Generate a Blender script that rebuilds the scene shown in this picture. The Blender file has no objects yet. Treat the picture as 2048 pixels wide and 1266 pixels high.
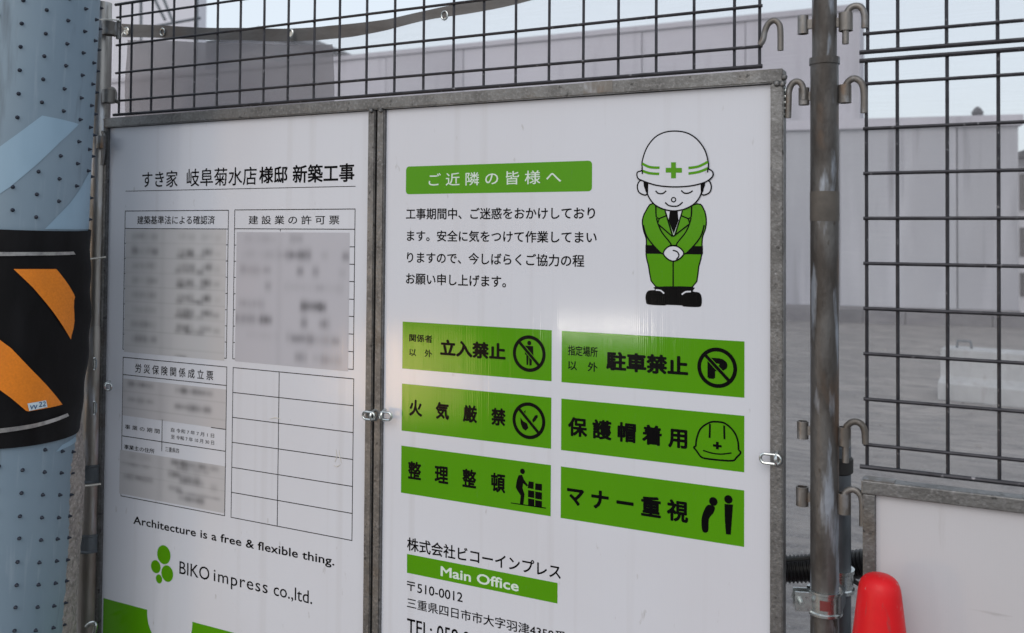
import bpy, bmesh, math, random
from mathutils import Vector, Matrix
from mathutils.geometry import tessellate_polygon
random.seed(7)
S = bpy.context.scene
C = S.collection

# ------------------------------------------------------------------ camera
YAW, PITCH, ROLL, FPX, SYPX = 0.4732, 0.0230, 0.0074, 1861.6, 204.8
CAM = Vector((1.2291, -1.7303, 1.35))
FW = Vector((-math.sin(YAW)*math.cos(PITCH), math.cos(YAW)*math.cos(PITCH), math.sin(PITCH)))
R0 = Vector((math.cos(YAW), math.sin(YAW), 0)); U0 = R0.cross(FW)
RT = R0*math.cos(ROLL)+U0*math.sin(ROLL); UP = -R0*math.sin(ROLL)+U0*math.cos(ROLL)
cd = bpy.data.cameras.new('camera'); cam = bpy.data.objects.new('camera', cd); C.objects.link(cam)
cam.matrix_world = Matrix(((RT.x, UP.x, -FW.x, CAM.x), (RT.y, UP.y, -FW.y, CAM.y), (RT.z, UP.z, -FW.z, CAM.z), (0, 0, 0, 1)))
cd.sensor_width = 36; cd.sensor_fit = 'HORIZONTAL'; cd.lens = FPX/2048*36
cd.shift_y = -SYPX/2048
cd.clip_end = 600; cd.clip_start = 0.05
cd.dof.use_dof = True; cd.dof.focus_distance = 1.95; cd.dof.aperture_fstop = 5.0
S.camera = cam

# ------------------------------------------------------------------ world and light
SUN_EL, SUN_AZ = math.radians(38), math.radians(176)      # azimuth clockwise from +Y: low, behind the photographer's left
w = bpy.data.worlds.new('World'); S.world = w; w.use_nodes = True
nt = w.node_tree; nt.nodes.clear()
sky = nt.nodes.new('ShaderNodeTexSky'); sky.sky_type = 'NISHITA'; sky.sun_disc = False
sky.sun_elevation = SUN_EL; sky.sun_rotation = SUN_AZ; sky.air_density = 1.0; sky.dust_density = 3.0; sky.ozone_density = 1.5
hz = nt.nodes.new('ShaderNodeMix'); hz.data_type = 'RGBA'; hz.inputs[0].default_value = 0.7
hz.inputs[7].default_value = (8.6, 9.3, 9.9, 1)           # thin high cloud that evens the sky out
bg = nt.nodes.new('ShaderNodeBackground'); bg.inputs[1].default_value = 0.10
wo = nt.nodes.new('ShaderNodeOutputWorld')
nt.links.new(sky.outputs[0], hz.inputs[6]); nt.links.new(hz.outputs[2], bg.inputs[0]); nt.links.new(bg.outputs[0], wo.inputs[0])
sl = bpy.data.lights.new('sun', 'SUN'); sl.energy = 0.6; sl.angle = math.radians(40); sl.color = (1, .90, .82)
so = bpy.data.objects.new('sun', sl); C.objects.link(so)
sd = Vector((math.sin(SUN_AZ)*math.cos(SUN_EL), math.cos(SUN_AZ)*math.cos(SUN_EL), math.sin(SUN_EL)))
so.rotation_euler = (-sd).to_track_quat('-Z', 'Y').to_euler()
S.view_settings.view_transform = 'Standard'; S.view_settings.look = 'None'
S.view_settings.exposure = 0.22; S.view_settings.gamma = 1.0; S.view_settings.use_curve_mapping = False

# ------------------------------------------------------------------ places: the ray through a point of the picture
def ray(x, y): return FW + RT*((x-1024)/FPX) - UP*((y-633+SYPX)/FPX)
def onY(x, y, Y=0.0):
    d = ray(x, y); return CAM + d*((Y-CAM.y)/d.y)
def onZ(x, y, Z=0.0):
    d = ray(x, y); return CAM + d*((Z-CAM.z)/d.z)

# ------------------------------------------------------------------ materials
def mat(name, col, rough=.6, metal=0., noise=None, bump=None, spec=None):
    """noise = list of (scale, strength, colour2) ; bump = (scale, strength, distance)"""
    m = bpy.data.materials.new(name); m.use_nodes = True
    n = m.node_tree; b = n.nodes['Principled BSDF']
    b.inputs['Base Color'].default_value = (*col, 1); b.inputs['Roughness'].default_value = rough; b.inputs['Metallic'].default_value = metal
    if spec is not None: b.inputs['Specular IOR Level'].default_value = spec
    tc = n.nodes.new('ShaderNodeTexCoord')
    geo = n.nodes.new('ShaderNodeNewGeometry')
    last = None
    for k, (sc, lo, hi, c2) in enumerate(noise or []):
        t = n.nodes.new('ShaderNodeTexNoise'); t.inputs['Detail'].default_value = 6
        mp = n.nodes.new('ShaderNodeMapping'); mp.inputs['Scale'].default_value = sc if isinstance(sc, tuple) else (sc, sc, sc)
        mp.inputs['Location'].default_value = (3.1*k, 1.7*k, .3)
        n.links.new(geo.outputs['Position'], mp.inputs[0]); n.links.new(mp.outputs[0], t.inputs['Vector']); t.inputs['Scale'].default_value = 1
        r = n.nodes.new('ShaderNodeMapRange'); r.inputs['From Min'].default_value = lo; r.inputs['From Max'].default_value = hi
        n.links.new(t.outputs[0], r.inputs['Value'])
        mx = n.nodes.new('ShaderNodeMix'); mx.data_type = 'RGBA'
        n.links.new(r.outputs[0], mx.inputs[0]); mx.inputs[7].default_value = (*c2, 1)
        if last: n.links.new(last, mx.inputs[6])
        else: mx.inputs[6].default_value = (*col, 1)
        last = mx.outputs[2]
        if k == 0:
            rr = n.nodes.new('ShaderNodeMapRange'); rr.inputs['To Min'].default_value = max(.05, rough-.1); rr.inputs['To Max'].default_value = min(1, rough+.15)
            n.links.new(t.outputs[0], rr.inputs['Value']); n.links.new(rr.outputs[0], b.inputs['Roughness'])
    if last: n.links.new(last, b.inputs['Base Color'])
    if bump:
        t = n.nodes.new('ShaderNodeTexNoise'); t.inputs['Detail'].default_value = 8; t.inputs['Scale'].default_value = 1
        mp = n.nodes.new('ShaderNodeMapping'); sc = bump[0]; mp.inputs['Scale'].default_value = sc if isinstance(sc, tuple) else (sc, sc, sc)
        n.links.new(geo.outputs['Position'], mp.inputs[0]); n.links.new(mp.outputs[0], t.inputs['Vector'])
        bp = n.nodes.new('ShaderNodeBump'); bp.inputs['Strength'].default_value = bump[1]; bp.inputs['Distance'].default_value = bump[2]
        n.links.new(t.outputs[0], bp.inputs['Height']); n.links.new(bp.outputs[0], b.inputs['Normal'])
    return m

def printmat(name, col, rough=.11, grime=None, attr=False, spec=.2):
    """ink and film on the fluted plastic sheet: same gloss and the same fine vertical ribs everywhere"""
    m = bpy.data.materials.new(name); m.use_nodes = True
    n = m.node_tree; b = n.nodes['Principled BSDF']
    b.inputs['Base Color'].default_value = (*col, 1); b.inputs['Roughness'].default_value = rough
    b.inputs['Specular IOR Level'].default_value = spec
    geo = n.nodes.new('ShaderNodeNewGeometry')
    sx = n.nodes.new('ShaderNodeSeparateXYZ'); n.links.new(geo.outputs['Position'], sx.inputs[0])
    mu = n.nodes.new('ShaderNodeMath'); mu.operation = 'MULTIPLY'; mu.inputs[1].default_value = 2*math.pi/.0042
    n.links.new(sx.outputs[0], mu.inputs[0])
    si = n.nodes.new('ShaderNodeMath'); si.operation = 'SINE'; n.links.new(mu.outputs[0], si.inputs[0])
    nz = n.nodes.new('ShaderNodeTexNoise'); nz.inputs['Scale'].default_value = 1
    mp = n.nodes.new('ShaderNodeMapping'); mp.inputs['Scale'].default_value = (9, 9, 3); n.links.new(geo.outputs['Position'], mp.inputs[0]); n.links.new(mp.outputs[0], nz.inputs['Vector'])
    ad = n.nodes.new('ShaderNodeMath'); ad.operation = 'MULTIPLY_ADD'; ad.inputs[1].default_value = 22; n.links.new(nz.outputs[0], ad.inputs[0]); n.links.new(si.outputs[0], ad.inputs[2])
    bp = n.nodes.new('ShaderNodeBump'); bp.inputs['Strength'].default_value = 1; bp.inputs['Distance'].default_value = .000018
    nz3 = n.nodes.new('ShaderNodeTexNoise'); nz3.inputs['Scale'].default_value = 1; nz3.inputs['Detail'].default_value = 1
    mp3 = n.nodes.new('ShaderNodeMapping'); mp3.inputs['Scale'].default_value = (210, 210, 5); n.links.new(geo.outputs['Position'], mp3.inputs[0]); n.links.new(mp3.outputs[0], nz3.inputs['Vector'])
    a3 = n.nodes.new('ShaderNodeMath'); a3.operation = 'MULTIPLY_ADD'; a3.inputs[1].default_value = 5; n.links.new(nz3.outputs[0], a3.inputs[0]); n.links.new(ad.outputs[0], a3.inputs[2])
    n.links.new(a3.outputs[0], bp.inputs['Height']); n.links.new(bp.outputs[0], b.inputs['Normal'])
    if attr:
        at = n.nodes.new('ShaderNodeAttribute'); at.attribute_name = 'ink'; n.links.new(at.outputs['Color'], b.inputs['Base Color'])
    if grime:
        prev = None
        for k, (sc, lo, hi, f, c2) in enumerate(grime):
            t = n.nodes.new('ShaderNodeTexNoise'); t.inputs['Scale'].default_value = 1; t.inputs['Detail'].default_value = 7
            mp = n.nodes.new('ShaderNodeMapping'); mp.inputs['Scale'].default_value = sc; mp.inputs['Location'].default_value = (5*k, 0, 2*k)
            n.links.new(geo.outputs['Position'], mp.inputs[0]); n.links.new(mp.outputs[0], t.inputs['Vector'])
            r = n.nodes.new('ShaderNodeMapRange'); r.inputs['From Min'].default_value = lo; r.inputs['From Max'].default_value = hi; r.inputs['To Max'].default_value = f
            n.links.new(t.outputs[0], r.inputs['Value'])
            mx = n.nodes.new('ShaderNodeMix'); mx.data_type = 'RGBA'; n.links.new(r.outputs[0], mx.inputs[0]); mx.inputs[7].default_value = (*c2, 1)
            if prev: n.links.new(prev, mx.inputs[6])
            else: mx.inputs[6].default_value = (*col, 1)
            prev = mx.outputs[2]
        n.links.new(prev, b.inputs['Base Color'])
    return m

WHITE = (.595, .62, .685)
M = {}
M['panel'] = printmat('white_sheet', WHITE, grime=[((30, 30, .7), .57, .75, .30, (.45, .45, .47)), ((2.2, 2, 2), .45, .8, .25, (.50, .48, .50)), ((60, 60, 25), .70, .78, .5, (.3, .29, .28))])
M['whiteink'] = printmat('white_ink', (.60, .70, .64))
M['green'] = printmat('green_ink', (.080, .285, .003), grime=[((7, 7, 3), .4, .75, .35, (.062, .225, .003)), ((90, 90, 40), .66, .76, .4, (.09, .26, .03))])
M['black'] = printmat('black_ink', (.0035, .0035, .004), rough=.22, spec=.05)
M['smudge'] = printmat('faded_print', (.6, .6, .6), attr=True)
M['steel'] = mat('galvanised_steel', (.22, .21, .20), .48, .7, [((14, 14, 8), .35, .7, (.11, .10, .09)), ((60, 60, 30), .5, .75, (.30, .31, .33)), ((30, 30, 20), .58, .72, (.17, .11, .07))], (180, .6, .0009))
M['frame'] = mat('zinc_frame', (.19, .192, .193), .46, .75, [((24, 24, 24), .35, .7, (.12, .12, .12)), ((150, 150, 150), .5, .8, (.27, .27, .28)), ((9, 9, 9), .62, .78, (.13, .11, .09)), ((70, 70, 70), .62, .7, (.07, .07, .07))], ((160, 160, 160), .9, .0012))
M['leftpipe'] = mat('brightened_galvanised_pipe', (.36, .345, .33), .33, .85, [((26, 26, 5), .42, .7, (.20, .18, .155)), ((50, 50, 8), .55, .7, (.44, .46, .50))], ((120, 120, 40), .5, .0008))  # galvanised pipe, base colour raised to offset the utility pole's shade
M['wire'] = mat('mesh_wire', (.035, .036, .044), .45, .5, [(40, .4, .7, (.02, .02, .026)), (90, .64, .74, (.20, .20, .22))])
M['bright'] = mat('bright_zinc', (.62, .66, .66), .22, .95, [(120, .4, .7, (.4, .43, .44))])
M['pipe'] = mat('scaffold_pipe', (.125, .122, .12), .5, .6, [((26, 26, 7), .40, .62, (.062, .056, .052)), ((36, 36, 7), .54, .64, (.30, .33, .38)), ((14, 14, 5), .58, .70, (.13, .09, .065)), ((80, 80, 40), .66, .74, (.07, .063, .055))], ((120, 120, 60), 1, .0016))
M['darkpipe'] = mat('dark_pipe', (.14, .16, .18), .5, .6, [((30, 30, 8), .4, .7, (.07, .08, .09))])
M['string'] = mat('white_string', (.75, .72, .66), .7)
M['bluesheet'] = mat('blue_pole_sheet', (.205, .28, .35), .55, 0, [((6, 6, 2), .35, .75, (.165, .235, .305)), ((70, 70, 5), .60, .8, (.26, .33, .40)), ((30, 30, 3), .62, .74, (.12, .16, .20))])
M['lightstripe'] = mat('pale_stripe', (.27, .40, .52), .45, 0, [((20, 20, 6), .4, .7, (.25, .375, .49))])
M['bump'] = mat('shaded_bump', (.006, .012, .028), .6)  # shading of the sheet's cone bumps put into the dark colour
M['blackwrap'] = mat('black_wrap', (.004, .004, .005), .5, 0, [((20, 20, 5), .4, .7, (.009, .009, .011))], ((25, 25, 8), .4, .003), spec=.15)
M['orange'] = mat('orange_reflector', (.80, .235, .008), .42, 0, [((200, 200, 200), .3, .7, (.68, .19, .006)), ((15, 15, 6), .5, .8, (.62, .18, .01))])
M['band'] = mat('steel_band', (.45, .45, .45), .35, .8, [(60, .4, .7, (.25, .25, .26))])
M['concrete'] = mat('rough_concrete', (.33, .30, .285), .9, 0, [(45, .4, .7, (.20, .185, .18)), (140, .5, .75, (.46, .42, .40))], (75, 1.0, .012))
M['sticker'] = mat('sticker_film', (.55, .66, .72), .4)
M['stickerink'] = mat('sticker_ink', (.03, .10, .25), .4)
M['asphalt'] = mat('yard_asphalt', (.18, .166, .157), .9, 0, [((.9, 2.2, 1), .42, .62, (.26, .24, .225)), ((5, 16, 6), .45, .62, (.12, .112, .11)), (60, .5, .75, (.27, .26, .255))], (90, .6, .006))
M['clad'] = mat('wall_cladding', (.41, .42, .46), .7, 0, [((.5, .5, .35), .35, .7, (.33, .335, .38)), ((3, 3, .3), .5, .72, (.48, .485, .54)), ((5, 5, .25), .58, .72, (.24, .24, .27))])
M['clad2'] = mat('far_cladding', (.53, .52, .585), .7, 0, [((.3, .3, .3), .35, .7, (.43, .42, .48)), ((2.5, 2.5, .3), .56, .75, (.36, .355, .40))])
M['basewall'] = mat('block_base', (.16, .155, .165), .9, 0, [((3, 3, 6), .4, .7, (.11, .105, .115))])
M['block'] = mat('precast_concrete', (.40, .41, .42), .85, 0, [(5, .4, .7, (.30, .31, .32)), ((14, 14, 3), .55, .75, (.30, .29, .29))], (40, .4, .005))
M['roof'] = mat('roof_tiles', (.045, .045, .055), .6)
M['housewall'] = mat('house_wall', (.66, .66, .72), .8)
M['window'] = mat('window_glass', (.06, .05, .05), .15)
M['hose'] = mat('black_hose', (.008, .008, .009), .38)
M['red'] = mat('red_cone', (.66, .003, .008), .42, 0, [((20, 20, 20), .4, .8, (.56, .003, .008)), ((60, 60, 18), .62, .72, (.36, .04, .04)), ((150, 150, 60), .66, .72, (.5, .16, .15))], (300, .2, .0006), spec=.35)
M['redlabel'] = mat('red_mark', (.16, .03, .03), .5)
M['rubber'] = mat('black_rubber', (.02, .02, .02), .7)
M['hem'] = mat('tarpaulin_hem', (.115, .112, .112), .6, 0, [((10, 10, 20), .4, .7, (.10, .093, .09))], ((14, 14, 30), .5, .01))

def vary(m, lo, hi):
    n = m.node_tree; b = n.nodes['Principled BSDF']; src = b.inputs['Base Color'].links[0].from_socket
    oi = n.nodes.new('ShaderNodeObjectInfo'); r = n.nodes.new('ShaderNodeMapRange'); r.inputs['To Min'].default_value = lo; r.inputs['To Max'].default_value = hi
    n.links.new(oi.outputs['Random'], r.inputs['Value']); v = n.nodes.new('ShaderNodeVectorMath'); v.operation = 'SCALE'
    n.links.new(src, v.inputs[0]); n.links.new(r.outputs[0], v.inputs['Scale']); n.links.new(v.outputs[0], b.inputs['Base Color'])
vary(M['clad'], .90, 1.05); vary(M['clad2'], .88, 1.06); vary(M['basewall'], .7, 1.3)
def sheetmat(name, trans, col, tr=.5):
    m = bpy.data.materials.new(name); m.use_nodes = True; n = m.node_tree; n.nodes.clear()
    out = n.nodes.new('ShaderNodeOutputMaterial')
    T = n.nodes.new('ShaderNodeBsdfTransparent'); D = n.nodes.new('ShaderNodeBsdfDiffuse'); L = n.nodes.new('ShaderNodeBsdfTranslucent')
    D.inputs[0].default_value = (*col, 1); L.inputs[0].default_value = (*col, 1)
    a = n.nodes.new('ShaderNodeMixShader'); a.inputs[0].default_value = tr; n.links.new(D.outputs[0], a.inputs[1]); n.links.new(L.outputs[0], a.inputs[2])
    geo = n.nodes.new('ShaderNodeNewGeometry')
    mp = n.nodes.new('ShaderNodeMapping'); mp.inputs['Scale'].default_value = (9, 9, 260); n.links.new(geo.outputs['Position'], mp.inputs[0])
    t = n.nodes.new('ShaderNodeTexNoise'); t.inputs['Scale'].default_value = 1; t.inputs['Detail'].default_value = 3; n.links.new(mp.outputs[0], t.inputs['Vector'])
    mp2 = n.nodes.new('ShaderNodeMapping'); mp2.inputs['Scale'].default_value = (3, 3, 2); mp2.inputs['Rotation'].default_value = (0, .5, 0); n.links.new(geo.outputs['Position'], mp2.inputs[0])
    t2 = n.nodes.new('ShaderNodeTexNoise'); t2.inputs['Scale'].default_value = 1.5; t2.inputs['Detail'].default_value = 4; t2.inputs['Distortion'].default_value = 1.2; n.links.new(mp2.outputs[0], t2.inputs['Vector'])
    ad = n.nodes.new('ShaderNodeMath'); ad.operation = 'MULTIPLY_ADD'; ad.inputs[1].default_value = .55; n.links.new(t2.outputs[0], ad.inputs[0]); n.links.new(t.outputs[0], ad.inputs[2])
    r = n.nodes.new('ShaderNodeMapRange'); r.inputs['From Min'].default_value = .4; r.inputs['From Max'].default_value = 1.15
    r.inputs['To Min'].default_value = trans-.035; r.inputs['To Max'].default_value = trans+.035; n.links.new(ad.outputs[0], r.inputs['Value'])
    b = n.nodes.new('ShaderNodeMixShader'); n.links.new(r.outputs[0], b.inputs[0]); n.links.new(a.outputs[0], b.inputs[1]); n.links.new(T.outputs[0], b.inputs[2])
    n.links.new(b.outputs[0], out.inputs[0]); return m
M['sheet'] = sheetmat('translucent_sheet', .75, (.66, .65, .68), .5)
M['sheet2'] = sheetmat('grey_mesh_sheet', .20, (.185, .172, .185), .35)

# ------------------------------------------------------------------ object helpers
def obj(name, me, m=None, parent=None, smooth=False):
    o = bpy.data.objects.new(name, me); C.objects.link(o)
    if m and not me.materials: me.materials.append(m)
    if parent: o.parent = parent
    if smooth:
        for p in me.polygons: p.use_smooth = True
        me.set_sharp_from_angle(angle=.75)
    return o
def tag(o, label, cat, group=None, kind=None):
    if label: o['label'] = label
    if cat: o['category'] = cat
    if group: o['group'] = group
    if kind: o['kind'] = kind
    return o
def empty(name, loc, label, cat, group=None):
    o = bpy.data.objects.new(name, None); o.empty_display_size = .1; C.objects.link(o); o.location = loc
    bpy.context.view_layer.update()
    return tag(o, label, cat, group)
def part(name, me, m, parent, smooth=False, label=None):
    """meshes are built in world coordinates; shift them into the parent's own frame"""
    o = obj(name, me, m, parent, smooth)
    off = Vector((0, 0, 0)); p = parent
    while p: off += p.location; p = p.parent
    me.transform(Matrix.Translation(-off))
    if label: o['label'] = label
    return o

class MB:
    def __init__(s): s.v = []; s.f = []
    def add(s, v, f):
        k = len(s.v); s.v += [tuple(a) for a in v]; s.f += [tuple(i+k for i in q) for q in f]; return s
    def box(s, a, b):
        x0, y0, z0 = a; x1, y1, z1 = b
        return s.add([(x0, y0, z0), (x1, y0, z0), (x1, y1, z0), (x0, y1, z0), (x0, y0, z1), (x1, y0, z1), (x1, y1, z1), (x0, y1, z1)],
                     [(0, 3, 2, 1), (4, 5, 6, 7), (0, 1, 5, 4), (1, 2, 6, 5), (2, 3, 7, 6), (3, 0, 4, 7)])
    def tube(s, pts, r, n=10, closed=False, caps=True):
        P = [Vector(p) for p in pts]; rr = r if isinstance(r, (list, tuple)) else [r]*len(P)
        m = len(P); rings = []; up = None
        for i in range(m):
            if closed: t = (P[(i+1) % m]-P[i-1]).normalized()
            else: t = (P[min(i+1, m-1)]-P[max(i-1, 0)]).normalized()
            if up is None:
                up = Vector((0, 0, 1)) if abs(t.z) < .9 else Vector((1, 0, 0))
            a = t.cross(up).normalized(); up = a.cross(t).normalized()
            rings.append([P[i]+(a*math.cos(q)+up*math.sin(q))*rr[i] for q in [2*math.pi*j/n for j in range(n)]])
        v = [p for g in rings for p in g]; f = []
        for i in range(m if closed else m-1):
            k = (i+1) % m
            for j in range(n): f.append((i*n+j, i*n+(j+1) % n, k*n+(j+1) % n, k*n+j))
        if caps and not closed: f += [tuple(range(n))[::-1], tuple((m-1)*n+j for j in range(n))]
        return s.add(v, f)
    def lathe(s, c, prof, n=32, a0=0, a1=2*math.pi):
        full = abs(a1-a0-2*math.pi) < 1e-6; k = n if full else n+1; v = []; f = []
        for r, z in prof:
            for j in range(k):
                a = a0+(a1-a0)*j/n; v.append((c[0]+r*math.cos(a), c[1]+r*math.sin(a), c[2]+z))
        for i in range(len(prof)-1):
            for j in range(n): f.append((i*k+j, i*k+(j+1) % k, (i+1)*k+(j+1) % k, (i+1)*k+j))
        return s.add(v, f)
    def mesh(s, name='mesh'):
        me = bpy.data.meshes.new(name); me.from_pydata(s.v, [], s.f); me.update(); return me

def bevel(me, w, seg=2):
    bm = bmesh.new(); bm.from_mesh(me)
    bmesh.ops.bevel(bm, geom=list(bm.edges), offset=w, segments=seg, affect='EDGES', profile=.6)
    bm.to_mesh(me); bm.free(); return me
def smoothcurve(pts, k=4):
    P = [Vector(p) for p in pts]; P = [P[0]]+P+[P[-1]]; out = []
    for i in range(1, len(P)-2):
        a, b, c, d = P[i-1:i+3]
        for j in range(k):
            t = j/k; out.append(.5*((2*b)+(c-a)*t+(2*a-5*b+4*c-d)*t*t+(3*b-a-3*c+d)*t**3))
    out.append(P[-2]); return out

# ================================================================== SETTING
ground = MB(); N = 40
ext = 260
ground.add([(-ext, -ext, 0), (ext, -ext, 0), (ext, ext, 0), (-ext, ext, 0)], [(0, 1, 2, 3)])
o = obj('ground', ground.mesh('ground'), M['asphalt']); o['kind'] = 'structure'

# far yard wall (panels of cladding on a block base)
G1 = onZ(1570, 640); G2 = onZ(2040, 655)
dirw = (G2-G1).normalized(); nrm = Vector((dirw.y, -dirw.x, 0))
ztop = onY(1800, 236, (G1.y+G2.y)/2).z
A = G1-dirw*14.0; L = (G2-A).length
yard = empty('yard_wall', A, 'long low lilac grey panel wall on a dark base across the far side of the yard', 'wall')
def wbox(s0, s1, t0, t1, z0, z1):
    q = [A+dirw*s+nrm*t for s, t in ((s0, t0), (s1, t0), (s1, t1), (s0, t1))]
    m = MB(); m.add([(p.x, p.y, z0) for p in q]+[(p.x, p.y, z1) for p in q], [(3, 2, 1, 0), (4, 5, 6, 7), (0, 1, 5, 4), (1, 2, 6, 5), (2, 3, 7, 6), (3, 0, 4, 7)]); return m.mesh()
part('base_course', wbox(0, L, -.25, .06, 0, .26), M['basewall'], yard)
npan = 20
for i in range(npan):
    part('wall_panel', wbox(L*i/npan+.012, L*(i+1)/npan-.012, -.2, 0 if i % 2 else .008, .262, ztop-.16), M['clad'], yard)
part('wall_core', wbox(.02, L-.02, -.24, -.19, .262, ztop-.17), M['basewall'], yard)
part('coping', wbox(-.05, L+.05, -.3, .07, ztop-.158, ztop), M['clad2'], yard)
for i in range(16):
    part('base_block', wbox(9.0+i*.62, 9.6+i*.62, .062, .13+.02*random.random(), 0, .2+.03*random.random()), M['basewall'], yard)

# tall clad building behind it, right edge in the gap of the fence
YB = 18.0
bR = onY(1721, 8, YB); bx1 = bR.x; bz = bR.z
bld = empty('clad_building', (bx1, YB, 0), 'tall grey sheet clad building rising above the low yard wall', 'building')
nb = 16; bw = 2.3
for i in range(nb):
    for j, (z0, z1) in enumerate(((0, bz*.5), (bz*.5, bz-.12))):
        m = MB(); m.box((bx1-(i+1)*bw+.012, YB-(.012 if (i+j) % 2 else 0), z0+.01), (bx1-i*bw-.012, YB+.2, z1-.01)); part('wall_panel', m.mesh(), M['clad2'], bld)
m = MB(); m.box((bx1-nb*bw, YB+.19, 0), (bx1-.02, YB+.8, bz-.1)); part('building_core', m.mesh(), M['clad2'], bld)
m = MB(); m.box((bx1-nb*bw-.05, YB-.06, bz-.118), (bx1+.04, YB+.85, bz)); part('parapet_cap', m.mesh(), M['clad2'], bld)

# house at the far left with a roof ridge end and scaffold tubes
h = onY(300, 8, 24.0); hl = onY(200, 60, 24.0); hr = onY(393, 20, 24.0)
hs = empty('pale_house', (hr.x-3, 24, 0), 'pale house wall far left behind the wire mesh and scaffold tubes', 'house')
m = MB(); m.box((hl.x-5, 24, 0), (hr.x, 24.5, hr.z+2.2)); part('wall', m.mesh(), M['housewall'], hs)
m = MB(); m.box((hl.x-5.3, 23.6, hr.z+2.2), (hr.x+.1, 24.6, hr.z+2.45)); part('roof', m.mesh(), M['roof'], hs)
for (xa, ya, xb, yb) in ((282, -30, 282, 90), (300, -20, 330, 40), (320, -20, 345, 42), (272, 60, 400, 36)):
    a = onY(xa, ya, 22.5); b = onY(xb, yb, 22.5); m = MB(); m.tube([a, b], .05, 8); part('scaffold_tube', m.mesh(), M['darkpipe'], hs, True)
a = onY(394, -30, 22.8); b = onY(394, 60, 22.8); m = MB(); m.tube([(b.x, b.y, 0), a], .055, 8); part('downpipe', m.mesh(), M['darkpipe'], hs, True)

def tiledhouse(name, xa, xb, yt, yw, Y, label, fin):
    """hip-roofed house; xa..xb eave ends, ridge height yt"""
    a = onY(xa, yw, Y); b = onY(xb, yw, Y); r = onY((xa+xb)/2, yt, Y)
    e = empty(name, (r.x, Y, 0), label, 'house')
    m = MB(); m.box((a.x+.3, Y, 0), (b.x-.3, Y+5, a.z)); part('wall', m.mesh(), M['housewall'], e)
    m = MB(); rw = (b.x-a.x)*.22
    m.add([(a.x, Y-.5, a.z), (b.x, Y-.5, a.z), (b.x, Y+5.5, a.z), (a.x, Y+5.5, a.z), (r.x-rw, Y+2.5, r.z), (r.x+rw, Y+2.5, r.z), (a.x, Y-.5, a.z-.15), (b.x, Y-.5, a.z-.15), (b.x, Y+5.5, a.z-.15), (a.x, Y+5.5, a.z-.15)],
          [(0, 1, 5, 4), (1, 2, 5), (2, 3, 4, 5), (3, 0, 4), (0, 6, 7, 1), (1, 7, 8, 2), (2, 8, 9, 3), (3, 9, 6, 0)])
    part('roof', m.mesh(), M['roof'], e)
    m = MB(); c = onY(fin, yt, Y+2.5); cz = r.z-.08; cx = min(max(c.x, r.x-rw), r.x+rw)
    m.lathe((cx, Y+2.5, cz), [(.30, 0), (.26, .16), (.14, .22), (.17, .34), (.10, .46), (.02, .52)], 12)
    m.box((r.x-rw, Y+2.38, r.z-.05), (r.x+rw, Y+2.62, r.z+.12))
    part('ridge_ornament', m.mesh(), M['roof'], e, False)
tiledhouse('tiled_house', 380, 560, 44, 92, 26.0, 'dark tiled roof with ridge ornament peeking over the sagging tarpaulin hem', 490)
tiledhouse('tiled_house', 1880, 2025, 222, 262, 27.0, 'distant roof whose ornament shows just above the low yard wall', 1955)

# house at the right edge
a = onY(2034, 640, 15.5); hz1 = onY(2060, 262, 15.5)
e = empty('side_house', (a.x+2, 15.5, 0), 'house with dark windows at the right edge past the yard wall', 'house')
m = MB(); m.box((a.x, 15.5, 0), (a.x+6, 20, onY(2040, 318, 15.5).z)); part('wall', m.mesh(), M['housewall'], e)
z1 = onY(2040, 318, 15.5).z; z2 = onY(2048, 285, 15.5).z
m = MB(); m.add([(a.x-.2, 15.2, z1), (a.x+6.2, 15.2, z1), (a.x+6.2, 20.2, z1), (a.x-.2, 20.2, z1), (a.x+3, 15.2, z1+1.3), (a.x+3, 20.2, z1+1.3)], [(0, 1, 4), (1, 2, 5, 4), (2, 3, 5), (3, 0, 4, 5)]); part('roof', m.mesh(), M['roof'], e)
for (ya, yb) in ((348, 420), (455, 512), (545, 592)):
    z0, zz = onY(2040, yb, 15.5).z, onY(2040, ya, 15.5).z
    m = MB(); m.box((a.x+.05, 15.47, z0), (a.x+1.4, 15.499, zz)); part('window', m.mesh(), M['window'], e)

# concrete barrier blocks in the yard
def block(c0, c1, wd, hh, name, label):
    d = (c1-c0).normalized(); nn = Vector((-d.y, d.x, 0)); e = empty(name, c0, label, 'concrete block')
    prof = [(0, 0), (wd, 0), (wd, hh*.35), (wd*.80, hh*.45), (wd*.78, hh), (wd*.22, hh), (wd*.20, hh*.45), (0, hh*.35)]
    m = MB(); n = len(prof); v = []
    for q in (c0, c1):
        for t, z in prof: p = q+nn*t; v.append((p.x, p.y, z))
    m.add(v, [tuple(range(n)), tuple(range(2*n-1, n-1, -1))]+[(i, i+n, (i+1) % n+n, (i+1) % n) for i in range(n)])
    part('block_body', bevel(m.mesh(), .012, 2), M['block'], e)
    for s in (.12, .88):
        p = c0.lerp(c1, s)+nn*wd*.5; m = MB(); m.tube([p+d*-.06+Vector((0, 0, hh-.02)), p+d*-.05+Vector((0, 0, hh+.06)), p+d*.05+Vector((0, 0, hh+.06)), p+d*.06+Vector((0, 0, hh-.02))], .012, 6)
        part('lifting_loop', m.mesh(), M['darkpipe'], e, True)
b0 = onZ(1875, 800); b1 = onZ(2250, 838)
block(b0, b1, .55, .42, 'concrete_block', 'pale precast concrete block lying in the yard at the right')

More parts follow.
